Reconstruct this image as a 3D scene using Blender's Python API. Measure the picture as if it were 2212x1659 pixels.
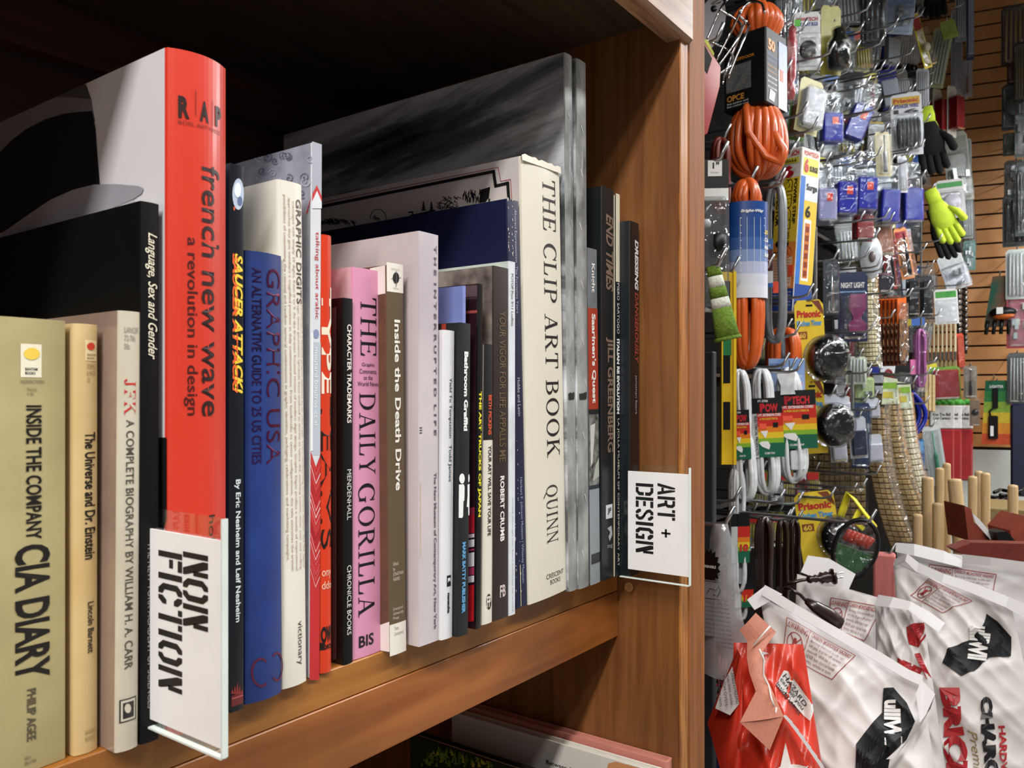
import bpy, math, random
from mathutils import Vector, Matrix
random.seed(7)
for o in list(bpy.data.objects): bpy.data.objects.remove(o)
SC = bpy.context.scene
COL = SC.collection
PI = math.pi
CZ = 1.45                       # eye height
F, CX, HY = 1753.0, 1106.0, 860.0
YAW = math.radians(35.96)
CO, SI = math.cos(YAW), math.sin(YAW)
# ---------------------------------------------------------------- camera
cam = bpy.data.cameras.new('camera'); co = bpy.data.objects.new('camera', cam); COL.objects.link(co)
co.location = (0, 0, CZ); co.rotation_euler = (PI/2, 0, YAW - PI/2)
cam.sensor_width = 36; cam.lens = 36*F/2212; cam.shift_y = 30.5/2212
cam.clip_start = .02; cam.clip_end = 50
cam.dof.use_dof = True; cam.dof.focus_distance = .62; cam.dof.aperture_fstop = 26
SC.camera = co
# ---------------------------------------------------------------- light
w = bpy.data.worlds.new('world'); SC.world = w; w.use_nodes = True
w.node_tree.nodes['Background'].inputs[0].default_value = (.92, .96, 1, 1)
w.node_tree.nodes['Background'].inputs[1].default_value = .13
def area(name, loc, sx, sy, power, col=(1, .97, .92), rot=(0, 0, 0)):
    l = bpy.data.lights.new(name, 'AREA'); l.shape = 'RECTANGLE'; l.size = sx; l.size_y = sy
    l.energy = power; l.color = col
    o = bpy.data.objects.new(name, l); COL.objects.link(o); o.location = loc; o.rotation_euler = rot
    return o
area('ceiling_tube_light', (.35, -.62, CZ+1.42), 1.3, .12, 19)
area('ceiling_tube_light', (-1.2, -.35, CZ+1.42), 1.3, .12, 58)
area('ceiling_tube_light', (1.9, -.62, CZ+1.42), 1.3, .12, 30, (.95, .98, 1))
area('ceiling_tube_light', (3.4, -.62, CZ+1.42), 1.3, .12, 46, (.95, .98, 1))
area('ceiling_tube_light', (4.2, -1.5, CZ+1.42), .12, 1.3, 40, (1, .97, .92))
SC.view_settings.view_transform = 'Standard'; SC.view_settings.look = 'None'
SC.view_settings.exposure = 0.25; SC.view_settings.gamma = 1; SC.view_settings.use_curve_mapping = False
# ---------------------------------------------------------------- pixel rays of the level camera -> points of the room
def uv(px, py): return (px-CX)/F, (HY-py)/F
def PT(px, py, t):
    u, v = uv(px, py); return Vector((t*(CO+SI*u), t*(SI-CO*u), CZ+v*t))
def tY(px, Y): return Y/(SI-CO*uv(px, 0)[0])
def tX(px, X): return X/(CO+SI*uv(px, 0)[0])
def onY(px, py, Y): return PT(px, py, tY(px, Y))
def onX(px, py, X): return PT(px, py, tX(px, X))
def onZ(px, py, Z): return PT(px, py, (Z-CZ)/uv(px, py)[1])
# ---------------------------------------------------------------- materials
MC = {}
def lin(c):
    if isinstance(c, str):
        c = tuple(int(c[i:i+2], 16)/255 for i in (0, 2, 4))
        c = tuple(x/12.92 if x <= .04045 else ((x+.055)/1.055)**2.4 for x in c)
    return c
def M(hexc, rough=.5, metal=0., var=.12, scale=60, bump=0., spec=.5, sc3=None, col2=None, alpha=1, coat=0):
    key = (hexc, rough, metal, var, scale, bump, spec, sc3, col2, alpha, coat)
    if key in MC: return MC[key]
    m = bpy.data.materials.new('mat_%s' % hexc); m.use_nodes = True; nt = m.node_tree; N = nt.nodes; L = nt.links
    p = N['Principled BSDF']; c = lin(hexc)
    p.inputs['Roughness'].default_value = rough; p.inputs['Metallic'].default_value = metal
    p.inputs['Specular IOR Level'].default_value = spec; p.inputs['Alpha'].default_value = alpha
    p.inputs['Coat Weight'].default_value = coat; p.inputs['Coat Roughness'].default_value = .15
    tc = N.new('ShaderNodeTexCoord'); mp = N.new('ShaderNodeMapping'); L.new(tc.outputs['Object'], mp.inputs[0])
    if sc3: mp.inputs['Scale'].default_value = sc3
    no = N.new('ShaderNodeTexNoise'); L.new(mp.outputs[0], no.inputs[0]); no.inputs['Scale'].default_value = scale; no.inputs['Detail'].default_value = 4
    r = N.new('ShaderNodeValToRGB'); L.new(no.outputs[0], r.inputs[0])
    d = lin(col2) if col2 else tuple(x*(1-var*2) for x in c)
    r.color_ramp.elements[0].position = .3; r.color_ramp.elements[1].position = .65
    r.color_ramp.elements[0].color = (*d, 1); r.color_ramp.elements[1].color = (*c, 1)
    L.new(r.outputs[0], p.inputs['Base Color'])
    if bump:
        b = N.new('ShaderNodeBump'); b.inputs['Strength'].default_value = bump; b.inputs['Distance'].default_value = .002
        L.new(no.outputs[0], b.inputs['Height']); L.new(b.outputs[0], p.inputs['Normal'])
    MC[key] = m; return m
def FLAT(hexc, rough=.45, spec=.4): return M(hexc, rough, var=.03, scale=200, spec=spec)
def WOOD(name, c1, c2, axis='z', scale=9, rough=.35, coat=.3, blot=None):
    m = bpy.data.materials.new(name); m.use_nodes = True; nt = m.node_tree; N = nt.nodes; L = nt.links
    p = N['Principled BSDF']; p.inputs['Roughness'].default_value = rough; p.inputs['Coat Weight'].default_value = coat; p.inputs['Coat Roughness'].default_value = .2
    tc = N.new('ShaderNodeTexCoord'); mp = N.new('ShaderNodeMapping'); L.new(tc.outputs['Object'], mp.inputs[0])
    mp.inputs['Scale'].default_value = {'z': (12, 12, .7), 'x': (.7, 12, 12), 'y': (12, .7, 12)}[axis]
    n1 = N.new('ShaderNodeTexNoise'); n1.inputs['Scale'].default_value = scale; n1.inputs['Detail'].default_value = 8; n1.inputs['Distortion'].default_value = .6
    L.new(mp.outputs[0], n1.inputs[0])
    r = N.new('ShaderNodeValToRGB'); L.new(n1.outputs[0], r.inputs[0])
    r.color_ramp.elements[0].position = .32; r.color_ramp.elements[0].color = (*lin(c2), 1)
    r.color_ramp.elements[1].position = .62; r.color_ramp.elements[1].color = (*lin(c1), 1)
    n2 = N.new('ShaderNodeTexNoise'); n2.inputs['Scale'].default_value = 7; n2.inputs['Detail'].default_value = 5; L.new(tc.outputs['Object'], n2.inputs[0])
    r2 = N.new('ShaderNodeValToRGB'); L.new(n2.outputs[0], r2.inputs[0]); b = blot or .62
    r2.color_ramp.elements[0].position = .3; r2.color_ramp.elements[0].color = (b, b, b, 1); r2.color_ramp.elements[1].position = .6; r2.color_ramp.elements[1].color = (1, 1, 1, 1)
    mx = N.new('ShaderNodeMix'); mx.data_type = 'RGBA'; mx.blend_type = 'MULTIPLY'; mx.inputs[0].default_value = 1
    L.new(r.outputs[0], mx.inputs[6]); L.new(r2.outputs[0], mx.inputs[7]); L.new(mx.outputs[2], p.inputs['Base Color'])
    bp = N.new('ShaderNodeBump'); bp.inputs['Strength'].default_value = .15; bp.inputs['Distance'].default_value = .0006; L.new(n1.outputs[0], bp.inputs['Height']); L.new(bp.outputs[0], p.inputs['Normal'])
    return m
def CLEAR(tint='ffffff', base=.06, amp=.5, scale=35, gcol='ffffff', fog=0.0, rough=.06):
    key = ('clear', tint, base, amp, scale, gcol, fog, rough)
    if key in MC: return MC[key]
    m = bpy.data.materials.new('clear_plastic'); m.use_nodes = True; nt = m.node_tree; N = nt.nodes; L = nt.links
    for n in list(N):
        if n.type == 'BSDF_PRINCIPLED': N.remove(n)
    out = [n for n in N if n.type == 'OUTPUT_MATERIAL'][0]
    tr = N.new('ShaderNodeBsdfTransparent'); tr.inputs[0].default_value = (*lin(tint), 1)
    gl = N.new('ShaderNodeBsdfGlossy'); gl.inputs[0].default_value = (*lin(gcol), 1); gl.inputs['Roughness'].default_value = rough
    lw = N.new('ShaderNodeLayerWeight'); lw.inputs[0].default_value = .35
    ma = N.new('ShaderNodeMath'); ma.operation = 'MULTIPLY_ADD'; ma.inputs[1].default_value = .55 if amp else .12; ma.inputs[2].default_value = base
    mx = N.new('ShaderNodeMixShader'); L.new(lw.outputs['Fresnel'], ma.inputs[0]); L.new(ma.outputs[0], mx.inputs[0]); L.new(tr.outputs[0], mx.inputs[1]); L.new(gl.outputs[0], mx.inputs[2])
    tc = N.new('ShaderNodeTexCoord'); no = N.new('ShaderNodeTexNoise'); no.inputs['Scale'].default_value = scale; no.inputs['Detail'].default_value = 3; no.inputs['Distortion'].default_value = 1
    L.new(tc.outputs['Object'], no.inputs[0])
    b = N.new('ShaderNodeBump'); b.inputs['Strength'].default_value = amp; b.inputs['Distance'].default_value = .01; L.new(no.outputs[0], b.inputs['Height']); L.new(b.outputs[0], gl.inputs['Normal'])
    if fog:
        df = N.new('ShaderNodeBsdfDiffuse'); df.inputs[0].default_value = (.8, .82, .85, 1)
        m2 = N.new('ShaderNodeMixShader'); m2.inputs[0].default_value = fog; L.new(mx.outputs[0], m2.inputs[1]); L.new(df.outputs[0], m2.inputs[2]); L.new(m2.outputs[0], out.inputs[0])
    else: L.new(mx.outputs[0], out.inputs[0])
    MC[key] = m; return m
# ---------------------------------------------------------------- mesh builder
I3 = lambda p: p
class B:
    def __init__(s, xf=None): s.v = []; s.f = []; s.mi = []; s.sm = []; s.mats = []; s.xf = xf
    def mid(s, m):
        if m not in s.mats: s.mats.append(m)
        return s.mats.index(m)
    def add(s, vs, fs, m, smooth=False, xf=None):
        n = len(s.v); k = s.mid(m); g = xf or s.xf
        s.v += [tuple(g(Vector(p))) if g else tuple(p) for p in vs]
        for f in fs: s.f.append(tuple(i+n for i in f)); s.mi.append(k); s.sm.append(smooth)
        return s
    def box(s, x0, x1, y0, y1, z0, z1, m, xf=None):
        v = [(x, y, z) for x in (x0, x1) for y in (y0, y1) for z in (z0, z1)]
        return s.add(v, [(0, 1, 3, 2), (4, 6, 7, 5), (0, 4, 5, 1), (2, 3, 7, 6), (0, 2, 6, 4), (1, 5, 7, 3)], m, xf=xf)
    def rbox(s, x0, x1, y0, y1, z0, z1, m, r=.002, xf=None):      # chamfered box
        vs = []; fs = []
        X, Y, Z = (x0, x1), (y0, y1), (z0, z1); idx = {}
        for i in (0, 1):
            for j in (0, 1):
                for k in (0, 1):
                    c = [X[i], Y[j], Z[k]]; d = [(1, -1)[i], (1, -1)[j], (1, -1)[k]]
                    for a in range(3):
                        p = [c[q]+(0 if q == a else r*d[q]) for q in range(3)]
                        idx[(i, j, k, a)] = len(vs); vs.append(p)
        for a in range(3):
            b, c = (a+1) % 3, (a+2) % 3
            for e in (0, 1):
                q = []
                for (p1, p2) in ((0, 0), (1, 0), (1, 1), (0, 1)):
                    t = [0, 0, 0]; t[a] = e; t[b] = p1; t[c] = p2; q.append(idx[(*t, a)])
                fs.append(tuple(q) if e else tuple(q[::-1]))
            for p1 in (0, 1):
                for p2 in (0, 1):
                    t0 = [0, 0, 0]; t0[b] = p1; t0[c] = p2; t1 = list(t0); t1[a] = 1
                    fs.append((idx[(*t0, b)], idx[(*t1, b)], idx[(*t1, c)], idx[(*t0, c)]))
        for i in (0, 1):
            for j in (0, 1):
                for k in (0, 1): fs.append(tuple(idx[(i, j, k, a)] for a in range(3)))
        return s.add(vs, fs, m, xf=xf)
    def tube(s, pts, r, m, n=8, closed=False, xf=None, flat=1.0, rf=None):
        P = [Vector(p) for p in pts]; K = len(P); vs = []; fs = []; up = None
        for i, p in enumerate(P):
            a = P[(i-1) % K] if (closed or i > 0) else p; b = P[(i+1) % K] if (closed or i < K-1) else p
            d = (b-a).normalized() if (b-a).length > 1e-9 else Vector((0, 0, 1))
            if up is None: up = d.orthogonal().normalized()
            up = (up-d*up.dot(d)); up = up.normalized() if up.length > 1e-6 else d.orthogonal().normalized()
            sd = d.cross(up); rr = rf(i/(K-1)) * r if rf else r
            for k in range(n):
                an = 2*PI*k/n; vs.append(p+up*math.cos(an)*rr+sd*math.sin(an)*rr*flat)
        for i in range(K if closed else K-1):
            for k in range(n):
                a = i*n+k; b = i*n+(k+1) % n; c = ((i+1) % K)*n+(k+1) % n; d = ((i+1) % K)*n+k; fs.append((a, b, c, d))
        if not closed: fs.append(tuple(range(n))[::-1]); fs.append(tuple((K-1)*n+k for k in range(n)))
        return s.add(vs, fs, m, True, xf)
    def lathe(s, prof, m, c=(0, 0, 0), axis='z', n=24, xf=None, sx=1, sy=1):
        vs = []; fs = []
        for (r, h) in prof:
            for k in range(n):
                a = 2*PI*k/n; x, y = r*math.cos(a)*sx, r*math.sin(a)*sy
                p = {'z': (x, y, h), 'y': (x, h, y), 'x': (h, x, y)}[axis]; vs.append((p[0]+c[0], p[1]+c[1], p[2]+c[2]))
        for i in range(len(prof)-1):
            for k in range(n): fs.append((i*n+k, i*n+(k+1) % n, (i+1)*n+(k+1) % n, (i+1)*n+k))
        fs.append(tuple(range(n))[::-1]); fs.append(tuple((len(prof)-1)*n+k for k in range(n)))
        return s.add(vs, fs, m, True, xf)
    def ball(s, c, r, m, sc=(1, 1, 1), n=14, xf=None):
        prof = [(max(1e-5, math.sin(PI*i/8)), -math.cos(PI*i/8)) for i in range(9)]; vs = []; fs = []
        for (q, h) in prof:
            for k in range(n):
                a = 2*PI*k/n; vs.append((c[0]+r*q*math.cos(a)*sc[0], c[1]+r*q*math.sin(a)*sc[1], c[2]+r*h*sc[2]))
        for i in range(8):
            for k in range(n): fs.append((i*n+k, i*n+(k+1) % n, (i+1)*n+(k+1) % n, (i+1)*n+k))
        return s.add(vs, fs, m, True, xf)
    def poly(s, pts, m, mp=I3):          # flat polygon, 2-D points through mp(x, y) -> 3-D
        return s.add([mp(x, y) for x, y in pts], [tuple(range(len(pts)))], m)
    def prism(s, pts, y0, y1, m, ax='y', xf=None):
        n = len(pts); f = (lambda x, z, y: (x, y, z)) if ax == 'y' else (lambda x, z, y: (y, x, z))
        vs = [f(x, z, y0) for x, z in pts]+[f(x, z, y1) for x, z in pts]
        fs = [tuple(range(n)), tuple(range(2*n-1, n-1, -1))]+[(i, n+i, n+(i+1) % n, (i+1) % n) for i in range(n)]
        return s.add(vs, fs, m, xf=xf)
    def grid(s, fn, nu, nv, m, smooth=True, cu=False, xf=None):
        vs = [fn(i/nu, j/nv) for j in range(nv+1) for i in range(nu+1)]
        fs = [(j*(nu+1)+i, j*(nu+1)+i+1, (j+1)*(nu+1)+i+1, (j+1)*(nu+1)+i) for j in range(nv) for i in range(nu)]
        return s.add(vs, fs, m, smooth, xf)
    def build(s, name, parent=None):
        me = bpy.data.meshes.new(name); me.from_pydata(s.v, [], s.f)
        for m in s.mats: me.materials.append(m)
        me.polygons.foreach_set('material_index', s.mi); me.polygons.foreach_set('use_smooth', s.sm); me.update()
        o = bpy.data.objects.new(name, me); COL.objects.link(o)
        if parent is not None: o.parent = parent
        return o
def tag(o, label=None, cat=None, group=None, kind=None):
    if label: o['label'] = label
    if cat: o['category'] = cat
    if group: o['group'] = group
    if kind: o['kind'] = kind
    return o
def thing(name, label, cat, mat=None, group=None):
    o = bpy.data.objects.new(name, None); COL.objects.link(o); o.empty_display_size = .02
    if mat is not None: o.matrix_world = mat
    return tag(o, label, cat, group)
def dup(o, mat, label, parent=None):
    c = o.copy(); COL.objects.link(c)
    if parent is None: c.matrix_world = mat
    else: c.parent = parent
    if label: c['label'] = label
    for ch in o.children: dup(ch, None, None, c)
    return c
# ---------------------------------------------------------------- lettering
FT = {}
def font_mesh(txt, bold=0., shear=0.):
    k = (txt, bold, shear)
    if k in FT: return FT[k]
    c = bpy.data.curves.new('t', 'FONT'); c.body = txt; c.size = 1; c.offset = bold; c.shear = shear; c.resolution_u = 3; c.fill_mode = 'FRONT'
    o = bpy.data.objects.new('t', c); me = o.to_mesh()
    V = [(v.co.x, v.co.y) for v in me.vertices]; Fc = [tuple(p.vertices) for p in me.polygons]
    o.to_mesh_clear(); bpy.data.objects.remove(o); bpy.data.curves.remove(c)
    FT[k] = (V, Fc); return FT[k]
def ell(cx, cy, rx, ry, ix, iy, a0=0, a1=360, n=20, ox=0):
    P = []
    for i in range(n+1):
        a = math.radians(a0+(a1-a0)*i/n); P.append((cx+rx*math.cos(a), cy+ry*math.sin(a)))
    Q = []
    for i in range(n+1):
        a = math.radians(a0+(a1-a0)*i/n); Q.append((cx+ox+ix*math.cos(a), cy+iy*math.sin(a)))
    return [[P[i], P[i+1], Q[i+1], Q[i]] for i in range(n)]
def R(x0, y0, x1, y1): return [[(x0, y0), (x1, y0), (x1, y1), (x0, y1)]]
def dg(x0, y0, x1, y1, w): return [[(x0, y0), (x0+w, y0), (x1+w, y1), (x1, y1)]]
def sv(x, w=.13, e=.09, lo=0, hi=1):      # stem with flat serifs
    return R(x, lo, x+w, hi)+(R(x-e, lo, x+w+e, lo+.045) if lo == 0 else [])+(R(x-e, hi-.045, x+w+e, hi) if hi == 1 else [])
SERIF = {
 'T': (.8, sv(.335)+R(.03, .95, .77, 1)+[[(.03, 1), (.03, .74), (.07, .74), (.12, .95)], [(.77, 1), (.77, .74), (.73, .74), (.68, .95)]]),
 'H': (.9, sv(.12)+sv(.65)+R(.2, .48, .7, .53)),
 'E': (.75, sv(.12)+R(.2, .95, .66, 1)+R(.2, 0, .68, .05)+R(.2, .48, .52, .53)+[[(.66, 1), (.66, .77), (.62, .77), (.57, .96)], [(.68, 0), (.7, .26), (.66, .26), (.58, .04)]]+R(.49, .4, .53, .61)),
 'C': (.85, ell(.47, .5, .43, .52, .29, .47, 40, 320, 24, .02)+R(.76, .68, .8, 1)),
 'G': (.95, ell(.47, .5, .43, .52, .29, .47, 40, 310, 24, .02)+R(.76, .7, .8, 1)+R(.68, .03, .8, .44)+R(.6, .4, .88, .445)),
 'L': (.72, sv(.12)+R(.2, 0, .64, .05)+[[(.64, 0), (.67, .3), (.63, .3), (.54, .04)]]),
 'I': (.42, sv(.145)),
 'P': (.75, sv(.12)+ell(.33, .73, .38, .27, .24, .22, -90, 90, 12)+R(.2, .46, .34, .51)+R(.2, .95, .34, 1)),
 'R': (.86, sv(.12)+ell(.33, .74, .36, .26, .22, .21, -90, 90, 12)+R(.2, .48, .34, .53)+R(.2, .95, .34, 1)+dg(.64, 0, .33, .5, .15)+R(.6, 0, .88, .045)),
 'A': (.88, dg(.12, 0, .4, 1, .05)+dg(.64, 0, .36, 1, .15)+R(.24, .31, .64, .36)+R(.01, 0, .28, .045)+R(.56, 0, .88, .045)),
 'B': (.8, sv(.12)+ell(.34, .75, .32, .25, .19, .2, -90, 90, 12)+ell(.36, .265, .37, .265, .23, .215, -90, 90, 12)+R(.2, .48, .38, .53)+R(.2, .95, .36, 1)+R(.2, 0, .38, .05)),
 'D': (.92, sv(.12)+ell(.36, .5, .49, .5, .34, .45, -90, 90, 18)+R(.2, .95, .38, 1)+R(.2, 0, .38, .05)),
 'O': (.95, ell(.475, .5, .43, .52, .29, .47)),
 'Q': (.95, ell(.475, .5, .43, .52, .29, .47)+dg(.85, -.25, .4, .04, .13)),
 'K': (.9, sv(.12)+dg(.2, .42, .66, 1, .06)+dg(.66, 0, .34, .58, .15)+R(.56, .955, .84, 1)+R(.6, 0, .9, .045)),
 'U': (.88, sv(.13, lo=.3)+sv(.69, .05, lo=.3)+ell(.435, .32, .305, .34, .175, .29, 180, 360, 14, .03)),
 'N': (.9, sv(.13, .05)+sv(.7, .05)+dg(.68, 0, .08, 1, .14)),
 'Y': (.86, sv(.36, lo=0, hi=.45)+dg(.36, .42, .08, 1, .15)+dg(.42, .42, .72, 1, .05)+R(0, .955, .3, 1)+R(.6, .955, .85, 1)),
 'J': (.55, sv(.24, lo=.2)+ell(.18, .22, .19, .24, .06, .19, 180, 360, 12)),
 'F': (.7, sv(.12)+R(.2, .95, .62, 1)+R(.2, .48, .5, .53)+R(.58, .77, .62, 1)+R(.46, .38, .5, .63)),
 ' ': (.4, [])}
def ST(d):                                     # stencil letters, cap height 1
    return d
STEN = {
 'N': (.74, R(0, 0, .17, 1)+[[(.22, 1), (.42, 1), (.7, .1), (.7, 0), (.5, 0), (.22, .8)]]+R(.55, .42, .7, 1)),
 'O': (.74, [[(0, .2), (.16, 0), (.3, 0), (.3, .16), (.19, .25), (.19, .75), (.3, .84), (.3, 1), (.16, 1), (0, .8)], [(.4, 0), (.54, 0), (.7, .2), (.7, .8), (.54, 1), (.4, 1), (.4, .84), (.51, .75), (.51, .25), (.4, .16)]]),
 'F': (.62, R(0, 0, .18, 1)+R(.23, .82, .58, 1)+R(.23, .46, .5, .62)),
 'I': (.26, R(0, 0, .19, 1)),
 'C': (.68, [[(0, .2), (.16, 0), (.32, 0), (.32, .17), (.19, .26), (.19, .74), (.32, .83), (.32, 1), (.16, 1), (0, .8)], [(.38, 1), (.5, 1), (.64, .82), (.64, .66), (.5, .66), (.38, .82)], [(.38, 0), (.5, 0), (.64, .18), (.64, .34), (.5, .34), (.38, .18)]]),
 'T': (.66, R(.23, 0, .41, 1)+R(0, .83, .18, 1)+R(.46, .83, .64, 1)),
 'A': (.74, [[(0, 0), (.18, 0), (.33, .75), (.33, 1), (.24, 1)], [(.39, 1), (.47, 1), (.72, 0), (.53, 0), (.39, .7)]]+R(.26, .22, .48, .36)),
 'R': (.72, R(0, 0, .18, 1)+[[(.23, 1), (.52, 1), (.66, .86), (.66, .56), (.56, .46), (.7, 0), (.5, 0), (.38, .4), (.23, .4), (.23, .56), (.42, .56), (.48, .62), (.48, .8), (.42, .85), (.23, .85)]]),
 'D': (.74, R(0, 0, .18, 1)+[[(.23, 1), (.5, 1), (.7, .82), (.7, .54), (.51, .54), (.51, .76), (.44, .84), (.23, .84)], [(.23, 0), (.5, 0), (.7, .18), (.7, .46), (.51, .46), (.51, .24), (.44, .16), (.23, .16)]]),
 'E': (.64, R(0, 0, .18, 1)+R(.23, .83, .6, 1)+R(.23, .42, .52, .58)+R(.23, 0, .6, .17)),
 'S': (.7, [[(0, .72), (.0, .84), (.15, 1), (.32, 1), (.32, .84), (.22, .84), (.19, .78), (.19, .7), (.5, .4), (.28, .44), (.06, .6)], [(.38, 1), (.5, 1), (.64, .84), (.64, .7), (.47, .7), (.47, .78), (.38, .84)], [(.64, .28), (.64, .16), (.5, 0), (.33, 0), (.33, .16), (.43, .16), (.46, .22), (.46, .3), (.2, .58), (.4, .55), (.6, .4)], [(.27, 0), (.15, 0), (0, .16), (0, .3), (.18, .3), (.18, .22), (.27, .16)]]),
 'G': (.74, [[(0, .2), (.16, 0), (.32, 0), (.32, .17), (.19, .26), (.19, .74), (.32, .83), (.32, 1), (.16, 1), (0, .8)], [(.38, 1), (.52, 1), (.68, .82), (.68, .68), (.5, .68), (.38, .82)], [(.38, 0), (.68, 0), (.68, .5), (.38, .5), (.38, .36), (.5, .36), (.5, .15), (.38, .15)]]),
 '+': (.7, R(.08, .42, .58, .54)+R(.27, .22, .39, .74)),
 ' ': (.34, [])}
def poly_text(txt, T):
    V = []; Fc = []; x = 0
    for ch in txt:
        w, ps = T[ch]
        for p in ps:
            n = len(V); V += [(x+a, b) for a, b in p]; Fc.append(tuple(range(n, n+len(p))))
        x += w+.06
    return V, Fc
def lay(b, txt, m, mp, L, H, font='b', bold=0., shear=0., keep=False):
    """put txt in an L x H box: mp(x along 0..L, y up 0..H)"""
    if font == 'serif': V, Fc = poly_text(txt, SERIF)
    elif font == 'sten': V, Fc = poly_text(txt, STEN)
    else: V, Fc = font_mesh(txt, bold, shear)
    if not V: return
    x0 = min(v[0] for v in V); x1 = max(v[0] for v in V); y0 = min(v[1] for v in V); y1 = max(v[1] for v in V)
    if font in ('serif', 'sten'): y0, y1 = 0, 1
    sx = L/(x1-x0); sy = H/(y1-y0)
    if keep: sx = sy = min(sx, sy)
    b.add([mp((x-x0)*sx, (y-y0)*sy) for x, y in V], Fc, m)
# ================================================================ bookcase
PF, SF, BK, XP = .275, .33, .678, .606
ZS = CZ-.144                     # top of the book shelf
W_in = WOOD('stained_ply', '88582f', '70431f', 'z', 10, .42, .2, .72)
W_solid = WOOD('orange_solid_wood', '94561f', '784214', 'z', 16, .7, .0, .8)
W_edge = WOOD('ply_edge', 'b8752e', '7a4419', 'z', 26, .55, .05, .75)
W_shelf = WOOD('shelf_wood', 'ab7030', '94591f', 'x', 7, .4, .12, .5)
W_fas = WOOD('fascia_wood', 'a5622a', '88491a', 'x', 6, .42, .12, .5)
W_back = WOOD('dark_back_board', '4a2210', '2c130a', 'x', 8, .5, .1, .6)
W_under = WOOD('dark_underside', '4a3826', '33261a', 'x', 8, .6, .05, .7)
W_raw = WOOD('worn_fascia', 'ab8262', '7c5338', 'x', 20, .55, .1, .6)
bc = thing('bookcase', 'orange-stained wooden bookcase whose middle shelf holds the row of art books', 'bookcase', Matrix.Translation((0, 0, 0)))
def cpart(name, x0, x1, y0, y1, z0, z1, m, r=.0005, label=None):
    o = B().rbox(x0, x1, y0, y1, z0, z1, m, r).build(name, bc)
    if label: o['label'] = label
    return o
cpart('side_panel', XP, .6205, PF, BK, 0, CZ+.8, W_in)
cpart('side_panel', -.62, -.60, PF, BK, 0, CZ+.8, W_in)
cpart('ply_edge_strip', XP+.0001, .6205, PF-.0022, PF-.0001, .02, CZ+.8, W_edge, .0006)
cpart('outer_stile', .6207, .6545, PF-.003, BK, 0, CZ+.8, W_solid, .0015)
cpart('shelf_board', -.60, XP, SF, BK-.012, ZS-.0183, ZS, W_shelf)
cpart('shelf_fascia', -.60, XP, SF-.0006, SF+.016, CZ-.2005, ZS-.0186, W_fas)
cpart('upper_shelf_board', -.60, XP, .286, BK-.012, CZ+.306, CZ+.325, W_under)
fz = B(); fz.prism([(.268, CZ+.291), (.271, CZ+.288), (.285, CZ+.288), (.285, CZ+.345), (.268, CZ+.345)], -.60, .6195, W_raw, ax='x')
fz.build('upper_shelf_fascia', bc)
cpart('lower_shelf_board', -.60, XP, SF, BK-.012, CZ-.58, CZ-.561, W_shelf)
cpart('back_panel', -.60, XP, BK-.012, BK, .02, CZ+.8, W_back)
cpart('back_cleat', -.60, XP, BK-.03, BK-.0122, CZ+.262, CZ+.3058, W_back)
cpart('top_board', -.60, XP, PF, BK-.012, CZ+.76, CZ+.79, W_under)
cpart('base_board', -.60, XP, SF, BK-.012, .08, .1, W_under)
# pin hole and nail marks in the side panel
hp = onX(1358, 1268, XP); hb = B()
hb.lathe([(.0034, -.0008), (.0034, -.0002), (.0026, -.0002), (.0024, .0004)], M('1a0d06', .8), c=(XP, hp.y, hp.z), axis='x', n=16)
hb.lathe([(.0042, -.0003), (.0036, -.0009), (.0034, -.0009)], M('c09058', .5), c=(XP, hp.y, hp.z), axis='x', n=16)
hb.build('shelf_pin_hole', bc)
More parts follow.
